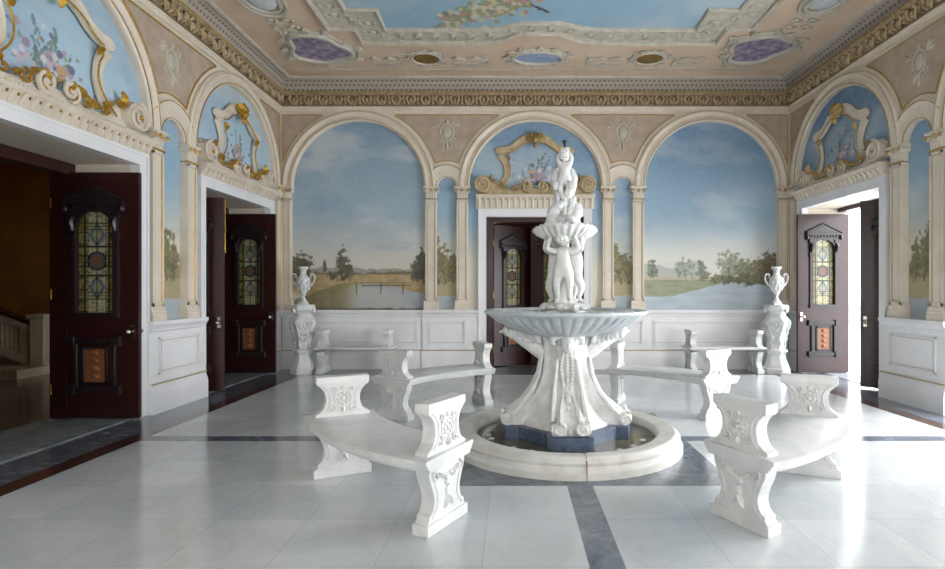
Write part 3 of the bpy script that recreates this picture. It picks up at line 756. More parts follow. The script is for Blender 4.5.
# spandrel cartouches
def cartouche(W, x, z, label, k=1.0):
    T0 = W['T']; T = lambda p: T0((p[0], p[1]*0.55, p[2])); e = empty('spandrel_cartouche', T((x, 0, z-0.2*k)), label, 'cartouche', 'relief cartouches in the spandrels')
    m = MB(T); m.ball((x, -0.01, z), (0.085*k, 0.045, 0.115*k), 16, 8); m.build('medallion', 'relief', e)
    m = MB(T); m.tube([(x+0.115*k*math.cos(a*PI/12), -0.015, z+0.15*k*math.sin(a*PI/12)) for a in range(24)], 0.02*k, 6, closed=True)
    for s_ in (-1, 1):
        m.scroll(x+s_*0.13*k, z+0.16*k, 0.055*k, 1.2, -PI/2, s_, 0.016*k, 0); m.scroll(x+s_*0.11*k, z-0.15*k, 0.05*k, 1.2, PI/2, -s_, 0.014*k, 0)
        m.scroll(x+s_*0.21*k, z+0.10*k, 0.045*k, 1.1, PI, -s_, 0.012*k, 0)
        for an in (0.2, 0.7, 1.2): m.leaf(x+s_*0.14*k, z+0.08*k, an if s_ > 0 else PI-an, 0.15*k, 0.025*k, -0.005, 0.03)
        m.leaf(x+s_*0.04*k, z-0.16*k, -PI/2+s_*0.5, 0.13*k, 0.025*k, -0.005, 0.03)
    m.leaf(x, z-0.15*k, -PI/2, 0.19*k, 0.03*k, -0.005, 0.04); m.leaf(x, z+0.14*k, PI/2, 0.1*k, 0.04*k, -0.005, 0.04)
    m.build('scroll_border', 'relief', e)
cartouche(BACK, -1.26, 4.50, 'grey relief cartouche in the spandrel left of the back door arch', 1.08)
cartouche(BACK, 2.09, 4.50, 'grey relief cartouche in the spandrel right of the back door arch', 1.08)
cartouche(LEFT, 7.12, 4.46, 'grey relief cartouche between the two left wall arches')
cartouche(RIGHT, 7.12, 4.46, 'grey relief cartouche high on the right wall')

# ------------------------------------------------------------------ ceiling ornament
CZ = H-0.004
def ceil_paint(name, pts_fn, nu, nv, colfn, parent): pass
def cpt(px, py): Y_ = 550*(H-1.5)/(290-py); return ((px-513)*Y_/550, Y_)
cx0 = 0.42
e = empty('ceiling_painting', (cx0, 5.0, H-0.03), 'large painted sky with a flower garland in a stepped grey relief frame on the ceiling', 'painting')
IN = [(2.78, 1.7), (2.78, 7.70), (2.34, 7.70), (2.34, 8.30), (0.95, 8.30), (0.6, 8.24), (0.3, 8.10)]
OUT = [(3.20, 1.2), (3.20, 8.26), (2.80, 8.26), (2.80, 8.74), (0.95, 8.74), (0.6, 8.66), (0.3, 8.42)]
def sym(p): return [(cx0-a, b) for a, b in p]+[(cx0+a, b) for a, b in p[::-1]]
inn, out = sym(IN), sym(OUT)
m = MB(); n = len(inn)
a = [m.pt(x, y, H-0.02) for x, y in inn]; b = [m.pt(x, y, H-0.02) for x, y in out]
for k in range(n): m.face((a[k], a[(k+1) % n], b[(k+1) % n], b[k]))
m.build('relief_band', 'relief', e)
m = MB()
for loop, rr in ((inn, 0.035), (out, 0.045)): m.tube([(x, y, H-0.03) for x, y in loop], rr, 6, closed=True)
m.build('frame_moulding', 'relief', e)
m = MB()
for (xa, ya), (xb, yb) in zip(inn, inn[1:]):
    (oa, ob_) = out[inn.index((xa, ya))], out[inn.index((xb, yb))]
    L = math.dist((xa, ya), (xb, yb)); N = max(1, int(L/0.22))
    for k in range(N):
        t_ = (k+0.5)/N; px = ((xa+oa[0])*(1-t_)+(xb+ob_[0])*t_)/2; py = ((ya+oa[1])*(1-t_)+(yb+ob_[1])*t_)/2
        m.ball((px, py, H-0.02), (0.055, 0.055, 0.035), 8, 5); ang = math.atan2(yb-ya, xb-xa)
        for s_ in (-1, 1):
            pts = [(px+0.10*math.cos(ang+s_*q*0.5)*(0.5+q*0.18), py+0.10*math.sin(ang+s_*q*0.5)*(0.5+q*0.18), H-0.03) for q in range(5)]; m.tube(pts, 0.014, 5)
m.build('band_rosettes', 'relief', e)
x0, x1, y0, y1 = cx0-2.78, cx0+2.78, 5.0, 8.30; step = 0.025
nu, nv = int((x1-x0)/step), int((y1-y0)/step); U, V_ = np.meshgrid(np.linspace(x0, x1, nu), np.linspace(y0, y1, nv)); U = U.ravel(); V_ = V_.ravel()
c = over(np.tile(np.array([[132, 168, 190.]]), (len(U), 1)), ss(fbm(U*0.9, V_*1.1, 5), 0.4, 0.75)*0.7, (176, 190, 200))
rs = np.random.RandomState(4)
gx = [(446, 24), (455, 18), (465, 14), (476, 10), (487, 6), (498, 3), (510, 1), (522, 3), (470, 15), (482, 8), (494, 8), (504, 6)]
for (px, py) in gx:
    wx, wy = cpt(px, py)
    for j in range(26):
        a_, b_ = wx+rs.normal(0, 0.10), wy+rs.normal(0, 0.14)
        c = over(c, np.hypot((U-a_), (V_-b_)*0.7) < rs.uniform(0.02, 0.05), [(186, 180, 140), (140, 142, 100), (176, 124, 116), (196, 184, 168), (110, 126, 112), (130, 136, 104)][j % 6])
bx, by = cpt(541, 8); c = over(c, (np.hypot((U-bx)/1.0, (V_-by)/0.5) < 0.06) | ((np.abs((V_-by)-(U-bx)*0.8) < 0.03) & (np.abs(U-bx) < 0.14)), (40, 44, 60))
q = np.abs(U-cx0); keep = ~(((q > 2.34) & (V_ > 7.70)) | ((q < 0.6) & (V_ > 8.24+(0.6-q)*-0.2)))
paint_grid('sky_picture', np.stack([U, V_, np.full_like(U, H-0.015)], 1), nu, nv, c, 'paint', e, keep)
m = MB(); m.box(x0, x1, 1.7, 5.0, H-0.02, H-0.01); m.build('sky_picture', mat('sky_paint', (132, 168, 190), (160, 180, 198), 0.6, 1), e)

def oval(cx, cy, rx, ry, label, group, name, fill, frame='relief', scrolls=True, rot=0.0, blob=0.0):
    e = empty(name, (cx, cy, H-0.03), label, 'ceiling ornament', group)
    def loop(k, N=48):
        out = []
        for j in range(N):
            a = 2*PI*j/N; q = k*(1+blob*math.cos(3*a+rot)+blob*0.6*math.cos(5*a+1.3*rot)); out.append((cx+rx*q*math.cos(a), cy+ry*q*math.sin(a)))
        return out
    m = MB(); m.prism_z(loop(1.0), H-0.022, H-0.002); m.build('panel', fill, e)
    m = MB(); m.tube([(x, y, H-0.025) for x, y in loop(1.05)], 0.045*min(1, rx*2.2), 6, closed=True); m.tube([(x, y, H-0.015) for x, y in loop(1.22)], 0.024, 6, closed=True)
    if scrolls:
        L = loop(1.3, 48)
        for j in range(0, 48, 4):
            x, y = L[j]; a = 2*PI*j/48
            pts = [(x+0.07*(1-q/9)*math.cos(a+q*0.9*(1 if j % 8 else -1)), y+0.07*(1-q/9)*math.sin(a+q*0.9*(1 if j % 8 else -1)), H-0.025) for q in range(9)]
            m.tube(pts, 0.028*min(1, rx*2.2), 5)
    m.build('scroll_frame', frame, e)
    return e
M['purple'] = mat('mauve_scene_paint', (112, 102, 132), (168, 154, 168), 0.6, 7, lo=0.42, hi=0.6)
M['ochre'] = mat('ochre_scene_paint', (132, 104, 44), (96, 74, 30), 0.6, 14)
M['bluescene'] = mat('blue_scene_paint', (120, 146, 190), (170, 180, 196), 0.6, 6)
GC = 'ceiling cartouches'
for s_, lab in ((-1, 'left'), (1, 'right')):
    q = cx0+s_*3.58; x = q
    oval(cx0+s_*3.60, 9.0, 0.45, 0.48, 'mauve cartouche with wavy grey relief frame in the back %s ceiling corner' % lab, GC, 'ceiling_cartouche', 'purple', blob=0.10, rot=1.0*s_)
    oval(cx0+s_*1.9, 9.36, 0.23, 0.22, 'small ochre oval medallion on the ceiling, %s of the blue oval' % lab, GC, 'ceiling_medallion', 'ochre')
    e = empty('ceiling_cartouche', (cx0+s_*3.85, 7.5, H-0.03), 'grey relief cartouche on the ceiling along the %s wall' % lab, 'ceiling ornament', GC)
    m = MB(); cxx = cx0+s_*3.85; m.ball((cxx, 7.5, H-0.01), (0.2, 0.26, 0.05), 16, 6); m.build('panel', 'greymarble', e)
    m = MB()
    for kk in (1.15, 1.5): m.tube([(cxx+0.2*kk*math.cos(a*PI/12), 7.5+0.27*kk*math.sin(a*PI/12), H-0.02) for a in range(24)], 0.03, 6, closed=True)
    for dy in (-0.55, 0.55, -0.75, 0.75):
        for dx in (-0.12, 0.12): m.tube([(cxx+dx+0.09*(1-q_/10)*math.cos(q_*0.8*np.sign(dx)), 7.5+dy+0.09*(1-q_/10)*math.sin(q_*0.8), H-0.02) for q_ in range(10)], 0.022, 5)
    m.build('scroll_frame', 'relief', e)
oval(cx0, 9.32, 0.40, 0.24, 'blue oval scene in grey scrolled frame at the middle of the ceiling edge', GC, 'ceiling_medallion', 'bluescene')
m = MB()                                                    # strapwork bands between the medallions
for s_ in (-1, 1):
    for a_, b_ in ((0.85, 1.45), (2.35, 2.85)):
        m.box(min(cx0+s_*a_, cx0+s_*b_), max(cx0+s_*a_, cx0+s_*b_), 9.56, 9.70, H-0.02, H); m.box(min(cx0+s_*a_, cx0+s_*(a_+0.07)), max(cx0+s_*a_, cx0+s_*(a_+0.07)), 9.3, 9.56, H-0.018, H)
        m.tube([(cx0+s_*(a_+(b_-a_)*t_/8), 9.38+0.05*math.sin(t_*1.6), H-0.02) for t_ in range(9)], 0.025, 5)
    m.box(cx0+s_*4.05-0.06, cx0+s_*4.05+0.06, 5.0, 6.7, H-0.02, H); pass
m.box(-3.9, 4.74, 9.86, 9.90, H-0.015, H)
trim(m, 'relief', 'grey relief strapwork on the ceiling')

# ------------------------------------------------------------------ stair hall, back room, terrace
def room(name_i, x0, x1, y0, y1, h, mt, label, skip=()):
    m = MB(); t_ = 0.15
    if 'xl' not in skip: m.box(x0-t_, x0, y0-t_, y1+t_, 0, h)
    if 'xr' not in skip: m.box(x1, x1+t_, y0-t_, y1+t_, 0, h)
    if 'yn' not in skip: m.box(x0, x1, y0-t_, y0, 0, h)
    if 'yf' not in skip: m.box(x0, x1, y1, y1+t_, 0, h)
    m.box(x0-t_, x1+t_, y0-t_, y1+t_, h, h+t_)
    return struct(m.build(name_i, mt), label, 'wall')
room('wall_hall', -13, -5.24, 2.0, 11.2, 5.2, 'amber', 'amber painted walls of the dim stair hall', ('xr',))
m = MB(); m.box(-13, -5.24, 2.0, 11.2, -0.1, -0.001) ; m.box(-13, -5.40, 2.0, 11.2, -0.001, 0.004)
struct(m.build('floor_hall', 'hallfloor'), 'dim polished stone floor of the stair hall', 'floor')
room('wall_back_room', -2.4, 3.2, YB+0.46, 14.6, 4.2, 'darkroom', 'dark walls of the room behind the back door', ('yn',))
m = MB(); m.box(-2.4, 3.2, YB+0.46, 14.6, -0.1, 0.004); struct(m.build('floor_back_room', 'hallfloor'), 'stone floor of the room behind the back door', 'floor')
m = MB(); m.box(6.6, 40, -20, 40, -0.15, -0.02); struct(m.build('floor_terrace', 'terrace'), 'pale terrace paving outside the garden doorway', 'paving')
e = empty('stone_balustrade', (13.5, 18, -0.02), 'pale stone balustrade out on the bright terrace', 'balustrade')
m = MB(); m.box(13.3, 13.7, 8, 28, -0.02, 0.15); m.build('base', 'terrace', e)
m = MB(); m.box(13.28, 13.72, 8, 28, 0.85, 1.0); m.build('rail', 'terrace', e)
bal = MB(); bal.lathe([(0.09, 0.15), (0.09, 0.2), (0.05, 0.24), (0.085, 0.4), (0.04, 0.68), (0.08, 0.8), (0.08, 0.85)], 12, (13.5, 8.2)); b0 = bal.build('baluster', 'terrace', e)
for k in range(1, 60):
    c_ = b0.copy(); COL.objects.link(c_); c_.parent = e; c_.location = (0, k*0.33, 0)
# staircase in the hall, rising to the left along the end wall
e = empty('staircase', (-9.5, 10.6, 0), 'pale stone staircase with dark handrail rising in the amber hall', 'staircase')
m = MB()
for k in range(9):
    m.box(-12.9, -8.75-0.42*k, 10.12, 11.15, 0.004+0.16*k if k else 0.004, 0.16*(k+1))
m.build('steps', 'hallstone', e)
m = MB(); sl = 0.37
def zz(x, o): return o+(-8.8-x)*sl
m.prism_y([(-8.8, zz(-8.8, 0.12)), (-12.5, zz(-12.5, 0.12)), (-12.5, zz(-12.5, 0.26)), (-8.8, zz(-8.8, 0.26))], 9.98, 10.12)
m.prism_y([(-8.8, zz(-8.8, 0.76)), (-12.5, zz(-12.5, 0.76)), (-12.5, zz(-12.5, 0.88)), (-8.8, zz(-8.8, 0.88))], 9.98, 10.12)
for x in (-8.82, -9.30, -10.35, -11.2): m.prism_y([(x, zz(x, 0.2)), (x-0.12, zz(x-0.12, 0.2)), (x-0.12, zz(x-0.12, 0.8)), (x, zz(x, 0.8))], 9.99, 10.11)
m.build('balustrade', 'hallstone', e)
for k in range(4):
    m = MB(); x = -8.98-0.085*k; m.box(x-0.025, x+0.025, 10.03, 10.07, zz(x, 0.22), zz(x, 0.8)); m.build('baluster', 'hallstone', e)
m = MB(); m.prism_y([(-9.45, zz(-9.45, 0.28)), (-10.3, zz(-10.3, 0.28)), (-10.3, zz(-10.3, 0.74)), (-9.45, zz(-9.45, 0.74))], 10.02, 10.08); m.build('panel', 'hallstone', e)
m = MB(); m.tube([(-9.52, 10.0, zz(-9.52, 0.34)), (-10.22, 10.0, zz(-10.22, 0.34)), (-10.22, 10.0, zz(-10.22, 0.68)), (-9.52, 10.0, zz(-9.52, 0.68))], 0.025, 4, closed=True); m.build('panel_border', 'iron', e)
m = MB(); m.prism_y([(-8.7, zz(-8.7, 0.88)), (-12.5, zz(-12.5, 0.88)), (-12.5, zz(-12.5, 0.94)), (-8.7, zz(-8.7, 0.94))], 9.96, 10.14); m.build('handrail', 'wood', e)
m = MB(); m.box(-8.78, -8.45, 9.9, 10.23, 0.004, 0.12); m.box(-8.74, -8.49, 9.94, 10.19, 0.12, 0.98); m.box(-8.78, -8.45, 9.9, 10.23, 0.98, 1.06); m.build('newel_post', 'hallstone', e, bevel=0.01)
m = MB(); m.box(-9.3, -8.3, 9.2, 9.85, 0.004, 0.15); o = m.build('landing_step', 'hallstone'); tag(o, 'low pale stone step at the foot of the hall staircase', 'step')

# ------------------------------------------------------------------ door leaves
def leaf_glass(e, w_, z0, zs, gx0, gx1, yy):
    r = (gx1-gx0)/2; cx = (gx0+gx1)/2; nu = 33; nv = 100; u = np.linspace(gx0, gx1, nu); z = np.linspace(z0, zs+r, nv)
    U, Z = np.meshgrid(u, z); U = U.ravel(); Z = Z.ravel(); x = (U-cx)/r; zc = (z0+zs+r)/2; v = (Z-zc)/r
    c = np.tile(np.array([[216, 212, 186.]]), (len(U), 1))
    n = vnoise(U*60, Z*60); c = over(c, n > 0.66, (150, 160, 120)); c = over(c, n < 0.28, (206, 190, 110))
    bd = (np.abs(x) > 0.66); c = over(c, bd*1.0, (160, 158, 96)); c = over(c, bd*(vnoise(U*90, Z*40) > 0.6), (128, 96, 60))
    for vc in (-1.45, 1.45):
        d = np.abs(x)*1.2+np.abs(v-vc)*0.8; c = over(c, d < 0.62, (156, 168, 172)); c = over(c, (d > 0.42) & (d < 0.5), (70, 60, 44)); c = over(c, d < 0.22, (206, 196, 120))
    d = np.hypot(x, v); c = over(c, d < 0.5, (110, 106, 112)); c = over(c, d < 0.3, (150, 108, 84)); c = over(c, (np.abs((v*6) % 1-0.5) < 0.05)*(d > 0.55), (110, 98, 66)); c = over(c, (np.abs((x*3) % 1-0.5) < 0.06)*(d > 0.55), (120, 106, 72)); c = over(c, (d > 0.46) & (d < 0.54), (40, 34, 28))
    ld = (np.abs(np.abs(x)-0.66) < 0.05) | (np.abs(((v*1.6) % 1)-0.5) < 0.06)*(np.abs(x) > 0.5) | (np.abs(np.abs(v)-0.8) < 0.04) | (np.abs(np.abs(v)-2.1) < 0.04) | (np.abs(x) < 0.035)*(d > 0.5)
    c = over(c, ld*0.85, (54, 46, 34))
    keep = (Z <= zs) | (np.hypot(U-cx, Z-zs) < r+0.012)
    P = np.stack([U, np.full_like(U, yy), Z], 1)
    return paint_grid('stained_glass', P, nu, nv, c, 'stained', e, keep)
def make_leaf(w_=1.0, h=2.86):
    e = empty('door_leaf', (0, 0, 0)); gx0, gx1 = w_/2-0.21, w_/2+0.21; z0, zs = 1.24, 2.22; r = 0.21; cx = w_/2; zb = 0.02; t_ = 0.027
    m = MB(); m.box(0, gx0, -t_, t_, zb, h); m.box(gx1, w_, -t_, t_, zb, h); m.box(gx0, gx1, -t_, t_, zb, z0)
    N = 20; ps = [(cx-r*math.cos(PI*k/N), zs+r*math.sin(PI*k/N)) for k in range(N+1)]
    m.prism_y(ps+[(gx1, h), (gx0, h)], -t_, t_)
    m.build('panel', 'wood', e, angle=30)
    leaf_glass(e, w_, z0, zs, gx0, gx1, 0.0)
    for s_ in (-1, 1):
        T = lambda p, s_=s_: (p[0], p[1]*s_, p[2])
        m = MB(T); y = -t_
        m.prism_y([(cx-0.33, 2.50), (cx+0.33, 2.50), (cx+0.33, 2.53), (cx, 2.68), (cx-0.33, 2.53)], y-0.03, y)
        m.prism_y([(cx-0.26, 2.53), (cx+0.26, 2.53), (cx, 2.635)], y-0.04, y-0.03)
        m.tube([(cx-0.345, y-0.035, 2.535), (cx, y-0.035, 2.69), (cx+0.345, y-0.035, 2.535)], 0.022, 6); m.box(cx-0.345, cx+0.345, y-0.06, y, 2.485, 2.515)
        m.box(cx-0.28, cx+0.28, y-0.025, y, 2.40, 2.485)
        for k in range(9): m.box(cx-0.26+0.06*k, cx-0.235+0.06*k, y-0.045, y-0.02, 2.44, 2.475)
        m.sweep([(cx-0.235*math.cos(PI*k/20), zs+0.235*math.sin(PI*k/20)*0.9) for k in range(21)], [(-0.025, 0), (-0.025, 0.03), (0.025, 0.03), (0.025, 0)], y=y)
        for q in (-1, 1):
            xx = cx+q*0.245
            m.box(xx-0.03, xx+0.03, y-0.03, y, 1.2, 2.40); m.box(xx-0.045, xx+0.045, y-0.05, y, 2.34, 2.40); m.box(xx-0.04, xx+0.04, y-0.045, y, 2.10, 2.16)
            m.tube([(xx, y-0.03, 2.34), (xx, y-0.06, 2.28), (xx, y-0.03, 2.18)], [0.03, 0.035, 0.02], 6)
            m.ball((cx+q*0.33, y-0.03, 2.44), (0.03, 0.03, 0.045), 8, 5)
        m.box(cx-0.28, cx+0.28, y-0.04, y, 1.18, 1.24)
        m.build('aedicule', 'darkwood', e)
        m = MB(T)
        for a, b, c0, c1 in ((cx-0.25, cx+0.25, 0.88, 0.94), (cx-0.25, cx+0.25, 0.32, 0.38), (cx-0.25, cx-0.19, 0.32, 0.94), (cx+0.19, cx+0.25, 0.32, 0.94)): m.box(a, b, y-0.035, y, c0, c1)
        for a in (-0.26, 0.26):
            for zz_ in (0.35, 0.91): m.box(cx+a-0.05, cx+a+0.05, y-0.05, y, zz_-0.05, zz_+0.05)
        for a, b, c0, c1 in ((cx-0.15, cx+0.15, 0.82, 0.85), (cx-0.15, cx+0.15, 0.41, 0.44), (cx-0.15, cx-0.12, 0.41, 0.85), (cx+0.12, cx+0.15, 0.41, 0.85)): m.box(a, b, y-0.02, y, c0, c1)
        m.build('lower_frame', 'darkwood', e, bevel=0.004)
        m = MB(T); m.box(cx-0.12, cx+0.12, y-0.008, y, 0.44, 0.82)
        for k in range(4): m.ball((cx, y-0.008, 0.5+0.09*k), (0.05, 0.02, 0.035), 8, 5)
        m.build('inlay_panel', 'inlay', e)
        m = MB(T); m.tube([(w_-0.07, y, 1.02), (w_-0.07, y-0.05, 1.02)], 0.014, 8); m.ball((w_-0.07, y-0.075, 1.02), 0.034, 12, 8); m.box(w_-0.095, w_-0.045, y-0.006, y, 0.94, 1.1)
        m.build('knob', 'chrome', e)
    m = MB()
    for z in (0.35, 1.45, 2.5): m.tube([(-0.012, -0.03, z-0.06), (-0.012, -0.03, z+0.06)], 0.014, 8)
    m.build('hinge', 'brass', e)
    return e
L0 = make_leaf()
doors = [((-5.33, 6.385), 0, 'near left door leaf folded into the doorway, almost black mahogany with stained glass'),
         ((-5.17, 9.86), 0, 'far left door leaf facing the viewer, dark mahogany, beside the corner pilaster'),
         ((-5.17, 7.95), 12, 'far left door leaf seen almost edge on, with a brass bolt rod'),
         ((6.03, 9.90), 180, 'purple brown door leaf with pedimented stained glass beside the right urn'),
         ((6.10, 7.95), 147, 'dark garden door leaf seen obliquely against the bright daylight'),
         ((-0.385, 10.68), 38, 'reddish back door leaf standing ajar left of the fountain figures'),
         ((1.225, 10.68), 158, 'dark back door leaf ajar behind the fountain figures')]
for i, ((x, y), a, lab) in enumerate(doors):
    o = L0 if i == 0 else copy_tree(L0)
    o.name = 'door_%d' % (i+1); o.location = (x, y, 0); o.rotation_euler = (0, 0, math.radians(a)); struct(o, lab, 'door')
    if 0 < i < 5: o.scale = (0.915, 1, 1)
    if i in (5, 6): o.scale = (0.93, 1, 0.966)
    if i == 2:
        m = MB(); m.T = lambda p: (p[0]-5.17, p[1]+7.95, p[2])
        m.tube([(1.012, 0.0, 2.04), (1.012, 0.0, 2.84)], 0.009, 8)
        for z in (2.06, 2.4, 2.8): m.tube([(1.0, 0, z), (1.025, 0, z)], 0.022, 8); m.ball((1.018, 0, z), 0.02, 8, 5)
        b = m.build('bolt_rod', 'brass', o)

# ------------------------------------------------------------------ marble benches
LOWER = [(0.235, 0), (0.235, 0.07), (0.215, 0.09), (0.215, 0.115), (0.19, 0.125), (0.17, 0.15), (0.158, 0.19), (0.162, 0.23), (0.182, 0.28), (0.208, 0.33), (0.222, 0.37), (0.22, 0.395), (0.235, 0.40), (0.235, 0.406)]
UPPER = [(0.235, 0.48), (0.235, 0.505), (0.20, 0.52), (0.165, 0.55), (0.148, 0.60), (0.148, 0.65), (0.165, 0.69), (0.19, 0.715), (0.198, 0.725), (0.222, 0.735), (0.222, 0.80)]
def leg_parts(e, T, mt='marble'):
    """T maps (along the slab, across its thickness, up)"""
    for nm, prof in (('leg', LOWER), ('arm', UPPER)):
        prof = [(x*0.9, z) for x, z in prof]
        m = MB(T); poly = [(x, z) for x, z in prof]+[(-x, z) for x, z in prof[::-1]]; m.prism_y(poly, -0.05, 0.05)
        zc = 0.5*(prof[0][1]+prof[-1][1])
        if nm == 'leg': m.box(-0.225, 0.225, -0.06, 0.06, 0, 0.07)
        else: m.box(-0.206, 0.206, -0.056, 0.056, 0.745, 0.803)
        leg = m.build(nm, mt, e, angle=28, bevel=0.004)
        r = MB()
        for s_ in (-1, 1):
            r.T = lambda p, s_=s_: T((p[0], p[1]*s_, p[2]))
            y = -0.05
            inset = [(x-0.035, z) for x, z in prof[2:-1]]
            for q in (-1, 1): r.tube([(q*x, y-0.001, z) for x, z in inset], 0.007, 5)
            if nm == 'arm':
                r.ball((0, y, 0.625), (0.022, 0.022, 0.022), 8, 5)
                for k in range(8):
                    a = 2*PI*k/8; r.ball((0.038*math.cos(a), y, 0.625+0.038*math.sin(a)), (0.016, 0.016, 0.016), 6, 4)
                r.tube([(0.066*math.cos(2*PI*k/16), y, 0.625+0.066*math.sin(2*PI*k/16)) for k in range(16)], 0.008, 5, closed=True)
                r.ball((0, y, 0.71), (0.018, 0.02, 0.02), 6, 4); r.leaf(0, 0.57, -PI/2, 0.06, 0.02, y, 0.02)
                for q in (-1, 1): r.scroll(q*0.085, 0.55, 0.028, 1.1, PI/2, q, 0.009, y, 5); r.scroll(q*0.07, 0.70, 0.025, 1.1, -PI/2, -q, 0.009, y, 5)
            else:
                r.ball((0, y, 0.29), (0.04, 0.022, 0.035), 8, 5); r.ball((0, y, 0.22), (0.03, 0.02, 0.04), 8, 5)
                for q in (-1, 1):
                    r.scroll(q*0.13, 0.35, 0.035, 1.2, PI/2, -q, 0.011, y, 5); r.tube([(q*0.02, y, 0.34), (q*0.07, y-0.004, 0.31), (q*0.12, y, 0.33)], 0.012, 5)
                    r.leaf(0, 0.2, -PI/2+q*0.5, 0.09, 0.02, y, 0.02); r.leaf(q*0.02, 0.3, PI/2-q*0.9, 0.1, 0.02, y, 0.02)
        r.build('carving', mt, leg)
R0 = 2.12
def make_curved_bench():
    e = empty('curved_bench', (0, 0, 0))
    for s_ in (-1, 1):
        a = s_*math.radians(18.3)
        def T(p, a=a):
            x, y = R0+p[0], p[1]; return (x*math.cos(a)-y*math.sin(a)-R0, x*math.sin(a)+y*math.cos(a), p[2])
        leg_parts(e, T)
    m = MB(); A = math.radians(20.6); prof = [(1.895, 0.405), (1.885, 0.425), (1.87, 0.432), (1.87, 0.445), (1.855, 0.455), (1.85, 0.48), (1.86, 0.485), (2.405, 0.485), (2.415, 0.48), (2.41, 0.455), (2.395, 0.445), (2.395, 0.432), (2.38, 0.425), (2.37, 0.405)]
    N = 28; rings = []
    for k in range(N+1):
        a = -A+2*A*k/N; rings.append([m.pt(r*math.cos(a)-R0, r*math.sin(a), z) for r, z in prof])
    n = len(prof); m.face(rings[0]); m.face(rings[-1][::-1])
    for k in range(N):
        for j in range(n): m.face((rings[k][j], rings[k][(j+1) % n], rings[k+1][(j+1) % n], rings[k+1][j]))
    m.build('seat', 'marble', e, angle=30)
    return e
FC = (0.51, 5.42)
bench = make_curved_bench()
GB = 'curved marble benches round the fountain'
for i, (ang, lab) in enumerate(((225, 'curved white marble bench at the front left of the fountain'), (315, 'curved white marble bench at the front right of the fountain'),
                                (147, 'curved white marble bench at the back left of the fountain, with a shaded grey end'), (37, 'curved white marble bench at the back right of the fountain'))):
    o = bench if i == 0 else copy_tree(bench); a = math.radians(ang)
    if i == 0: a = math.radians(224.4)
    if i == 1: a = math.radians(315.7)
    if i == 2: a = math.radians(134)
    if i == 3: a = math.radians(47)
    o.location = (FC[0]+R0*math.cos(a), FC[1]+R0*math.sin(a), 0.001); o.rotation_euler = (0, 0, a); tag(o, lab, 'bench', GB)
e = empty('straight_bench', (0, 0, 0), 'small straight marble bench against the back wall beside the left urn', 'bench', 'straight marble benches at the back wall')
for s_ in (-1, 1):
    leg_parts(e, lambda p, s_=s_: (s_*0.59+p[1], p[0], p[2]*0.965))
m = MB(); m.box(-0.665, 0.665, -0.23, 0.23, 0.43, 0.455); m.box(-0.69, 0.69, -0.25, 0.25, 0.452, 0.475); m.build('seat', 'marble', e, bevel=0.006)
e.location = (-2.86, 10.0, 0.001)
o = copy_tree(e); o.location = (3.82, 10.0, 0.001); o['label'] = 'small straight marble bench against the back wall beside the right urn'

# ------------------------------------------------------------------ urns on pedestals
def make_pedestal():
    e = empty('pedestal', (0, 0, 0))
    def rf(th, r, z, i):
        c_, s_ = abs(math.cos(th)), abs(math.sin(th)); return min(r/max(c_, s_), r*1.52/(c_+s_))
    n = 48
    m = MB(); m.lathe([(0.245, 0), (0.245, 0.09), (0.225, 0.10), (0.222, 0.13), (0.20, 0.18), (0.165, 0.26), (0.155, 0.33), (0.165, 0.36), (0.17, 0.385)], n, rf=rf); m.build('base', 'marble', e, angle=25)
    m = MB(); m.lathe([(0.19, 0.385), (0.20, 0.39), (0.20, 0.415), (0.18, 0.42), (0.15, 0.44), (0.145, 0.50), (0.155, 0.58), (0.18, 0.70), (0.21, 0.82), (0.232, 0.90), (0.235, 0.94), (0.22, 0.975), (0.185, 1.01), (0.165, 1.04), (0.16, 1.07)], n, rf=rf); m.build('shaft', 'marble', e, angle=25)
    m = MB(); m.lathe([(0.17, 1.07), (0.185, 1.08), (0.19, 1.11), (0.215, 1.13), (0.225, 1.15), (0.225, 1.19), (0.21, 1.20), (0.21, 1.23)], n, rf=rf)
    for a in range(4):
        an = PI/4+a*PI/2; R = 0.26
        m.ball((R*math.cos(an), R*math.sin(an), 1.13), (0.035, 0.035, 0.045), 8, 5)
    m.build('cap', 'marble', e, angle=25)
    r = MB()
    for k in range(4):
        a = k*PI/2
        def T(p, a=a):
            # p = (side, out, up): the carving leans with the bulging face
            z = p[2]; zs_ = [0.44, 0.58, 0.70, 0.82, 0.92, 1.0]; rs_ = [0.15, 0.155, 0.18, 0.21, 0.235, 0.2]
            f = float(np.interp(z, zs_, rs_))-p[1]; return (f*math.cos(a)-p[0]*math.sin(a), f*math.sin(a)+p[0]*math.cos(a), z)
        r.T = T
        for q in (-1, 1):
            r.scroll(q*0.10, 0.90, 0.06, 1.3, PI/2, -q, 0.016, 0, 5); r.tube([(q*0.13, 0, 0.84), (q*0.10, 0, 0.74), (q*0.06, 0, 0.64), (q*0.09, 0, 0.54), (q*0.06, 0, 0.47)], 0.014, 5)
            for zq in (0.58, 0.68, 0.78): r.leaf(q*0.01, zq, PI/2-q*0.7, 0.10, 0.02, 0, 0.025)
        r.ball((0, 0, 0.86), (0.035, 0.03, 0.05), 8, 5); r.ball((0, 0, 0.72), (0.025, 0.025, 0.04), 8, 5)
    r.build('carving', 'marble', e)
    return e
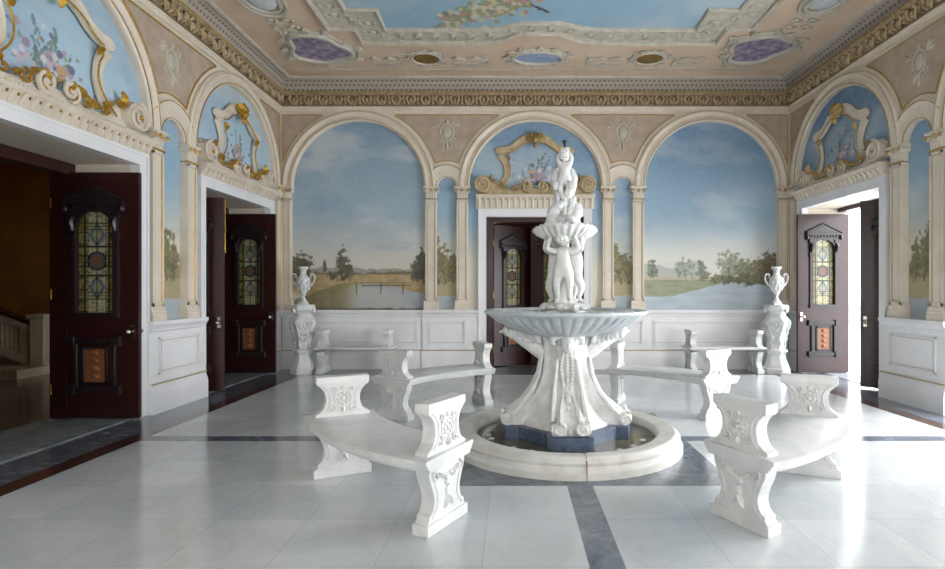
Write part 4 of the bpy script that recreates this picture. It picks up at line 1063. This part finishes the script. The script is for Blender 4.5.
def make_urn():
    e = empty('urn', (0, 0, 0))
    m = MB(); m.box(-0.075, 0.075, -0.075, 0.075, 0, 0.03)
    fl = lambda th, r, z, i: r*(1+(0.03*math.cos(12*th) if 0.2 < z < 0.45 else 0))
    m.lathe([(0.085, 0.03), (0.085, 0.045), (0.06, 0.075), (0.035, 0.12), (0.028, 0.16), (0.04, 0.175), (0.045, 0.19), (0.04, 0.2), (0.07, 0.24), (0.10, 0.31), (0.118, 0.38), (0.122, 0.43), (0.125, 0.46), (0.115, 0.485), (0.08, 0.51), (0.055, 0.55), (0.052, 0.60), (0.06, 0.63), (0.085, 0.655), (0.09, 0.675), (0.085, 0.69), (0.065, 0.685), (0.05, 0.66), (0.045, 0.6)], 36, rf=fl)
    m.build('body', 'marble', e)
    for s_ in (-1, 1):
        m = MB(); pts = [(s_*0.09, 0, 0.33), (s_*0.15, 0, 0.35), (s_*0.20, 0, 0.42), (s_*0.215, 0, 0.50), (s_*0.19, 0, 0.56), (s_*0.145, 0, 0.565), (s_*0.12, 0, 0.52), (s_*0.14, 0, 0.49), (s_*0.16, 0, 0.51)]
        m.tube(pts, [0.02, 0.018, 0.017, 0.018, 0.02, 0.019, 0.016, 0.013, 0.01], 8); m.build('handle', 'marble', e, subsurf=1)
    m = MB(); N = 10
    for k in range(N):
        a = 2*PI*k/N; m.ball((0.12*math.cos(a), 0.12*math.sin(a), 0.40), (0.022, 0.022, 0.03), 6, 4); a += PI/N; m.ball((0.1*math.cos(a), 0.1*math.sin(a), 0.3), (0.016, 0.016, 0.04), 6, 4)
    m.build('carving', 'marble', e)
    return e
p0 = make_pedestal(); u0 = make_urn()
for i, (x, y, a, side) in enumerate(((-3.80, 9.96, 24, 'left'), (4.78, 9.98, -30, 'right'))):
    o = p0 if i == 0 else copy_tree(p0); o.location = (x, y, 0.001); o.rotation_euler = (0, 0, math.radians(a)); o.scale = (0.92, 0.92, 1)
    tag(o, 'carved bulging white marble pedestal in the back %s corner, under an urn' % side, 'pedestal', 'marble urn pedestals')
    o = u0 if i == 0 else copy_tree(u0); o.location = (x, y, 1.231); tag(o, 'white marble two-handled urn on the pedestal in the back %s corner' % side, 'urn', 'two-handled marble urns')

# ------------------------------------------------------------------ fountain
F = empty('fountain', (FC[0], FC[1], 0), 'white marble tiered fountain with putti and fluted bowl in a round pool', 'fountain')
TF = lambda p: (p[0]+FC[0], p[1]+FC[1], p[2])
m = MB(TF); m.lathe([(1.115, 0.001), (1.115, 0.055), (1.10, 0.065), (1.092, 0.075), (1.085, 0.105), (1.092, 0.118), (1.092, 0.13), (1.07, 0.15), (1.055, 0.168), (1.04, 0.175), (0.93, 0.165), (0.90, 0.16), (0.88, 0.145), (0.87, 0.12), (0.865, 0.03)], 96, caps=False)
curb = m.build('pool_curb', 'oldmarble', F, angle=25)
m = MB(TF); m.T = lambda p: TF(p)
m.box(0.068, 0.073, -1.117, -1.06, 0.001, 0.15); m.box(0.068, 0.073, -1.06, -0.89, 0.14, 0.1755); m.build('joint', 'inlay', curb)
m = MB(TF); m.lathe([(0.868, 0.012), (0.868, 0.03), (0.0, 0.03)], 64, caps=False); m.build('pool_bed', 'poolbed', F)
m = MB(TF); m.lathe([(0.869, 0.095), (0.3, 0.095), (0.001, 0.095)], 64, caps=False); m.build('water', 'water', F)
# plinth: four lobes joined by diagonal faces
def plinth_poly(R, hw):
    pts = []
    for k in range(4):
        a = -PI/2+k*PI/2
        for s_, rr in ((-1, R-0.16), (-1, R-0.035), (-0.6, R), (0.6, R), (1, R-0.035), (1, R-0.16)):
            x, y = rr, s_*hw; pts.append((x*math.cos(a)-y*math.sin(a), x*math.sin(a)+y*math.cos(a)))
    return pts
m = MB(TF); m.prism_z(plinth_poly(0.62, 0.21), 0.03, 0.205); m.build('plinth', 'plinth', F, bevel=0.006)
m = MB(TF); NA = 96
def prof_at(z, tab): return float(np.interp(z, [t_[0] for t_ in tab], [t_[1] for t_ in tab]))
BODY = [(0.205, 0.43), (0.25, 0.425), (0.255, 0.395), (0.33, 0.33), (0.42, 0.27), (0.55, 0.235), (0.70, 0.205), (0.85, 0.195), (1.0, 0.20), (1.08, 0.24)]
BUT = [(0.205, 0.56), (0.28, 0.575), (0.33, 0.55), (0.38, 0.47), (0.45, 0.375), (0.55, 0.30), (0.68, 0.25), (0.82, 0.225), (0.95, 0.225), (1.08, 0.26)]
def rf(th, r, z, i):
    a = (th+PI/4) % (PI/2)-PI/4
    b = prof_at(z, BODY); B = prof_at(z, BUT)
    flat = b/max(math.cos(a-PI/4), math.cos(a+PI/4))*0.93 if False else b*(0.93+0.07*abs(math.cos(2*a)))
    lat = abs(B*math.sin(a)); hw = 0.135 if z < 0.5 else 0.135-0.05*min(1, (z-0.5)/0.4)
    q = min(1, max(0, (hw+0.035-lat)/0.035)); groove = 0.014*math.exp(-((lat-hw*0.55)/0.016)**2)+0.012*math.exp(-((lat-hw*0.15)/0.02)**2)
    return b*(0.93+0.07*abs(math.cos(2*a)))*(1-q)+(B-groove)*q
zs_ = [0.205+0.025*k for k in range(36)]
m.lathe([(0.3, z) for z in zs_], 192, rf=rf); m.build('pedestal', 'statue', F, angle=50)
for k in range(4):
    a = -PI/2+k*PI/2
    T = lambda p, a=a: TF((-(p[1])*math.cos(a)-p[0]*math.sin(a), -(p[1])*math.sin(a)+p[0]*math.cos(a), p[2]))   # p=(side, -out, up)
    m = MB(T)
    for q in (-1, 1):                                         # foot volutes
        c = (q*0.105, -0.56, 0.255)
        m.tube([(q*0.05, -0.565, 0.262), (q*0.165, -0.565, 0.262)], 0.057, 16)
        for xq in (q*0.168, q*0.048):
            m.tube([(xq, -0.565-0.05*(1-j/18)*math.cos(j*0.7), 0.262+0.05*(1-j/18)*math.sin(j*0.7)) for j in range(18)], 0.011, 5)
        m.scroll(q*0.105, 0.275, 0.055, 1.5, PI/2, q, 0.02, -0.60, 6)
        m.tube([(q*0.155, -0.50, 0.31), (q*0.145, -0.42, 0.40), (q*0.13, -0.32, 0.54), (q*0.11, -0.26, 0.68), (q*0.09, -0.235, 0.85)], [0.03, 0.028, 0.024, 0.02, 0.016], 6)
        m.tube([(q*0.085, -0.575, 0.30), (q*0.08, -0.47, 0.385), (q*0.06, -0.37, 0.46), (q*0.035, -0.30, 0.56)], [0.022, 0.022, 0.018, 0.012], 6)
    for j in range(10): m.ball((0.022*math.sin(j*2.3), -0.57+0.022*j, 0.24+0.022*j), (0.026, 0.022, 0.022), 7, 5)
    m.build('foot_volute', 'statue', F)
    m = MB(T)                                                 # bearded mask with leafy beard
    m.ball((0, -0.285, 0.99), (0.07, 0.075, 0.085), 14, 10); m.ball((0, -0.36, 0.985), (0.015, 0.022, 0.026), 6, 4)
    for q in (-1, 1):
        m.ball((q*0.026, -0.335, 1.018), (0.014, 0.012, 0.01), 6, 4); m.ball((q*0.03, -0.325, 0.985), (0.02, 0.018, 0.018), 6, 4)
        m.tube([(q*0.03, -0.27, 1.065), (q*0.09, -0.28, 1.075), (q*0.135, -0.27, 1.045), (q*0.14, -0.26, 1.0), (q*0.11, -0.265, 0.985)], [0.03, 0.036, 0.03, 0.024, 0.014], 8)
    rs = random.Random(3)
    for j in range(14): m.ball((rs.uniform(-0.06, 0.06), -0.28+rs.uniform(-0.02, 0.02), 1.065+rs.uniform(-0.01, 0.02)), 0.02, 6, 4)
    for j in range(46):
        z = 0.955-0.0105*j; wd = 0.075*math.sin(PI*min(1, (j+6)/52)); x = (j % 3-1)*wd*0.7; m.ball((x, -prof_at(z, BUT)-0.012, z), (0.02, 0.018, 0.022), 6, 4)
    m.build('carved_mask', 'statue', F)
    if k in (1, 3, 2):
        m = MB(T)                                             # winged supporters under the bowl
        m.tube([(0, -0.20, 0.86), (0, -0.28, 0.94), (0, -0.38, 1.01), (0, -0.48, 1.06), (0, -0.56, 1.10)], [0.07, 0.085, 0.08, 0.06, 0.04], 10)
        m.ball((0, -0.565, 1.10), (0.05, 0.055, 0.055), 10, 7); m.ball((0, -0.62, 1.09), (0.02, 0.03, 0.018), 6, 4)
        for q in (-1, 1):
            for j in range(6):
                m.tube([(q*0.03, -0.30-0.04*j, 0.99+0.015*j), (q*0.10, -0.33-0.045*j, 1.03+0.012*j), (q*0.15, -0.30-0.045*j, 1.0+0.01*j)], [0.036, 0.042, 0.014], 6)
        m.build('winged_supporter', 'statue', F)
# great bowl
m = MB(TF)
def rb(th, r, z, i): return r*(1-0.045*(1-abs(math.sin(22*th)))**1.5*(1 if 1 <= i <= 9 else 0))
m.lathe([(0.17, 1.04), (0.24, 1.05), (0.33, 1.065), (0.42, 1.085), (0.50, 1.11), (0.57, 1.14), (0.63, 1.17), (0.68, 1.20), (0.72, 1.23), (0.745, 1.25), (0.755, 1.262), (0.785, 1.27), (0.795, 1.285), (0.79, 1.30), (0.77, 1.307), (0.745, 1.30), (0.70, 1.275), (0.5, 1.22), (0.2, 1.20)], 264, rf=rb)
m.build('bowl', 'greymarble', F, angle=40)
m = MB(TF); m.lathe([(0.72, 1.288), (0.3, 1.288), (0.001, 1.288)], 48, caps=False); m.build('bowl_water', 'water', F)
m = MB(TF)
for k in range(30):
    a = 2*PI*k/30; r = 0.2*(1+0.12*math.sin(k*2.7)); m.ball((r*math.cos(a), r*math.sin(a), 1.33), (0.045, 0.045, 0.035+0.01*math.sin(k*1.9)), 8, 5)
m.lathe([(0.2, 1.21), (0.21, 1.30), (0.2, 1.36), (0.17, 1.375), (0.0, 1.378)], 24, rf=lambda th, r, z, i: r*(1+0.06*math.sin(5*th)))
m.build('rock_base', 'statue', F)

def skin(name, V, E, Rr, parent, mt='statue'):
    me = bpy.data.meshes.new(name); off = Vector(parent.location)
    me.from_pydata([tuple(Vector(v)-off) for v in V], E, []); o = bpy.data.objects.new(name, me); COL.objects.link(o); o.parent = parent
    s_ = o.modifiers.new('skin', 'SKIN'); s_.use_smooth_shade = True
    d = me.skin_vertices[0].data
    for i, r in enumerate(Rr): d[i].radius = (r, r) if not isinstance(r, tuple) else r; d[i].use_root = (i == 0)
    b = o.modifiers.new('subsurf', 'SUBSURF'); b.levels = 2; b.render_levels = 2
    me.materials.append(M[mt]); return o
def head(parent_obj, c, r, fw, rt, up=Vector((0, 0, 1)), seed=1):
    """childlike head: skull, cheeks, nose, eyes, mouth, ears and curls; fw forward, rt right"""
    m = MB(lambda p: tuple(Vector(c)+rt*p[0]*r+fw*(-p[1])*r+up*p[2]*r))
    m.ball((0, 0, 0.08), (0.92, 1.0, 1.05), 18, 12); m.ball((0, -0.35, -0.42), (0.62, 0.55, 0.5), 12, 8)
    m.ball((0, -1.0, -0.15), (0.13, 0.2, 0.18), 8, 5)
    for q in (-1, 1):
        m.ball((q*0.34, -0.86, 0.05), (0.12, 0.1, 0.07), 8, 5); m.ball((q*0.42, -0.72, -0.3), (0.28, 0.24, 0.25), 8, 6); m.ball((q*0.93, 0.0, -0.08), (0.1, 0.2, 0.26), 8, 5)
    m.ball((0, -0.84, -0.5), (0.16, 0.1, 0.08), 8, 5)
    h = m.build('head', 'statue', parent_obj); rs = random.Random(seed)
    m2 = MB(m.T)
    for j in range(60):
        th = rs.uniform(0, 2*PI); ph = rs.uniform(0, 1.75); x, y, z = math.sin(ph)*math.cos(th), math.sin(ph)*math.sin(th), math.cos(ph)
        if y < -0.45 and z < 0.62: continue
        m2.ball((x*0.98, y*1.05, 0.12+z*1.08), rs.uniform(0.17, 0.26), 6, 4)
    m2.build('curly_hair', 'statue', parent_obj)
def hand(m, p, d, up, r):
    """palm and five fingers"""
    p = Vector(p); d = Vector(d).normalized(); up = Vector(up).normalized(); sd = d.cross(up).normalized()
    m.ball(tuple(p), r*0.9, 8, 6)
    for k in range(4):
        o = sd*((k-1.5)*r*0.5); L = (1.5, 1.8, 1.7, 1.3)[k]*r
        m.tube([tuple(p+o), tuple(p+o*1.25+d*L*0.7), tuple(p+o*1.3+d*L+up*r*0.5)], [r*0.34, r*0.28, r*0.2], 6)
    m.tube([tuple(p-sd*r*0.5), tuple(p-sd*r*1.2+d*r*0.5), tuple(p-sd*r*1.3+d*r*1.1)], [r*0.36, r*0.3, r*0.22], 6)
def putto(phi, rad, z0, k, arms='shell', lean=0.0, seed=1, legs=0):
    fw = Vector((math.cos(phi), math.sin(phi), 0)); rt = Vector((-math.sin(phi), math.cos(phi), 0)); base = Vector((FC[0], FC[1], z0))+fw*rad
    def P(x, y, z): return base+rt*(x*k)+fw*((y+lean*z)*k)+Vector((0, 0, z*k))
    lx = 0.03 if legs else 0.0
    V = [P(0, 0, 0.31), P(0, 0.012, 0.38), P(0, 0.005, 0.46), P(0, 0, 0.515), P(0, 0, 0.55),
         P(0.06, 0, 0.275), P(0.065+lx, 0.03, 0.155), P(0.058, 0.0, 0.04), P(0.07, 0.055, 0.012),
         P(-0.06, 0, 0.275), P(-0.062, 0.02+lx, 0.155), P(-0.055, -0.01+lx, 0.04), P(-0.065, 0.045+lx, 0.012)]
    E = [(0, 1), (1, 2), (2, 3), (3, 4), (0, 5), (5, 6), (6, 7), (7, 8), (0, 9), (9, 10), (10, 11), (11, 12)]
    R = [0.078, 0.082, 0.074, 0.05, 0.032, 0.056, 0.038, 0.024, 0.018, 0.056, 0.038, 0.024, 0.018]
    if arms == 'shell': A = [[(0.085, 0, 0.50), (0.155, 0.02, 0.53), (0.115, 0.03, 0.645)], [(-0.085, 0, 0.50), (-0.155, 0.02, 0.53), (-0.115, 0.03, 0.645)]]
    else: A = [[(0.075, 0, 0.52), (0.10, 0.03, 0.62), (0.03, 0.0, 0.72)], [(-0.075, 0, 0.52), (-0.10, 0.03, 0.61), (-0.03, 0.0, 0.72)]]
    hands = []
    for a in A:
        i = len(V); V += [P(*q) for q in a]; E += [(3, i), (i, i+1), (i+1, i+2)]; R += [0.036, 0.028, 0.02]; hands.append(P(*a[-1]))
    o = skin('putto_body', V, E, [r*k for r in R], F)
    hp = MB()
    for h in hands: hand(hp, h, (0, 0, 1), -fw, 0.026*k)
    hp.build('hands', 'statue', F)
    head(F, P(0, 0.02, 0.625), 0.078*k, fw, rt, seed=seed)
    return P
for i, ph in enumerate((-PI/2-0.25, -PI/2+1.75, -PI/2+3.9)):
    putto(ph, 0.105, 1.372, 1.0, seed=i+2, legs=i)
m = MB(TF); m.lathe([(0.10, 1.37), (0.07, 1.45), (0.05, 1.6), (0.045, 1.9), (0.06, 2.03), (0.1, 2.08)], 20, rf=lambda th, r, z, i: r*(1+0.2*math.sin(3*th+z*6))); m.build('core_stem', 'statue', F)
# scalloped shell carried by the putti
m = MB(); NS, rr_ = 144, [(0.05, 1.985), (0.13, 1.995), (0.20, 2.02), (0.25, 2.06), (0.285, 2.11), (0.278, 2.125), (0.2, 2.125), (0.05, 2.13)]
rings = []
for j, (r, z) in enumerate(rr_):
    ring = []
    for k in range(NS):
        a = 2*PI*k/NS; ed = (r/0.31)**2; R = r*(1+0.035*min(1, 2*ed)*abs(math.sin(12*a))+0.14*ed*max(0, math.cos(2*a))**5); zz_ = z-0.035*ed*max(0, math.cos(2*a))**5+0.012*ed*math.cos(24*a)
        ring.append(m.pt(FC[0]+R*math.cos(a), FC[1]+R*math.sin(a), zz_))
    rings.append(ring)
for j in range(len(rings)-1):
    for k in range(NS): m.face((rings[j][k], rings[j][(k+1) % NS], rings[j+1][(k+1) % NS], rings[j+1][k]))
m.face(rings[0][::-1]); m.face(rings[-1]); m.build('shell_dish', 'statue', F, angle=60)
# dolphins coiled below the topmost figure
for k in range(3):
    m = MB(TF); a0 = -PI/2+0.5+k*2*PI/3; pts, rr = [], []
    for j in range(16):
        t_ = j/15; a = a0+t_*2.4; r = 0.115-0.05*t_+0.025*math.sin(t_*6); pts.append((r*math.cos(a), r*math.sin(a), 2.15+0.36*t_+0.03*math.sin(t_*7))); rr.append((0.055*(1-t_)**0.6+0.014)*(1+0.12*math.sin(j*2.4)))
    m.tube(pts, rr, 10); hx, hy = 0.14*math.cos(a0-0.2), 0.14*math.sin(a0-0.2); m.ball((hx, hy, 2.17), (0.055, 0.055, 0.05), 10, 7); m.ball((hx*1.3, hy*1.3, 2.155), (0.03, 0.03, 0.02), 8, 5)
    m.ball((0.13*math.cos(a0+0.9), 0.13*math.sin(a0+0.9), 2.27), (0.035, 0.035, 0.055), 8, 5); m.ball((pts[-1][0]*1.5, pts[-1][1]*1.5, 2.52), (0.045, 0.03, 0.05), 8, 5)
    m.build('dolphin', 'statue', F)
m = MB(TF); m.lathe([(0.13, 2.12), (0.12, 2.2), (0.08, 2.32), (0.075, 2.38), (0.05, 2.42)], 18, rf=lambda th, r, z, i: r*(1+0.15*math.sin(4*th+z*20))); rs = random.Random(8)
for k in range(70):
    a = rs.uniform(0, 2*PI); z = rs.uniform(2.13, 2.42); r = 0.135-0.2*(z-2.13)+rs.uniform(-0.01, 0.02); q = rs.uniform(0.012, 0.03)
    m.ball((r*math.cos(a), r*math.sin(a), z), (q, q, q*rs.uniform(1, 2)), 6, 4)
m.build('wave_base', 'statue', F)
P = putto(-PI/2-0.2, 0.0, 2.36, 0.72, arms='up', seed=9)
m = MB(TF)
for q in (-1, 1):
    m.tube([(q*0.03, 0.04, 2.72), (q*0.075, 0.045, 2.68), (q*0.10, 0.04, 2.61), (q*0.09, 0.035, 2.53), (q*0.06, 0.02, 2.42), (q*0.05, 0.01, 2.34)], [0.018, 0.03, 0.034, 0.032, 0.028, 0.03], 8)
    m.tube([(q*0.02, -0.03, 2.60), (q*0.05, -0.05, 2.50), (q*0.03, -0.06, 2.40)], [0.014, 0.024, 0.03], 8)
m.build('drapery', 'statue', F)
m = MB(TF); m.tube([(0, 0, 2.80), (0.0, 0, 2.90)], [0.032, 0.02], 10); m.build('spout_base', 'statue', F)
m = MB(TF); m.lathe([(0.012, 2.89), (0.012, 2.93), (0.025, 2.965), (0.025, 2.972), (0.0, 2.972)], 12, (0, 0)); m.build('nozzle', 'iron', F)

# white flowers in the water
def flower():
    m = MB()
    for k in range(5):
        a = 2*PI*k/5; m.ball((0.017*math.cos(a), 0.017*math.sin(a), 0.010), (0.014, 0.010, 0.009), 6, 4)
    m.ball((0, 0, 0.014), 0.009, 6, 4); o = m.build('flower', 'marble'); return o
f0 = flower(); first = True
rs = random.Random(5)
def put_flower(x, y, z, lab, g, s_=1.0):
    global first
    o = f0 if first else f0.copy()
    if not first: COL.objects.link(o)
    first = False; o.location = (x, y, z); o.scale = (s_, s_, s_); o.rotation_euler = (0, 0, rs.uniform(0, 6)); tag(o, lab, 'flower', g)
for a in (200, 228, 243, 262, 281, 304, 318, 335, 190):
    r = 0.76; put_flower(FC[0]+r*math.cos(math.radians(a)), FC[1]+r*math.sin(math.radians(a)), 0.096, 'small white flower floating in the pool round the fountain', 'flowers in the pool', 1.1)
for k in range(16):
    a = (196+k*6.2) if k < 10 else (285+(k-10)*9); r = 0.66
    put_flower(FC[0]+r*math.cos(math.radians(a)), FC[1]+r*math.sin(math.radians(a)), 1.289, 'white flower floating just inside the rim of the fountain bowl', 'flowers in the fountain bowl', 1.3)
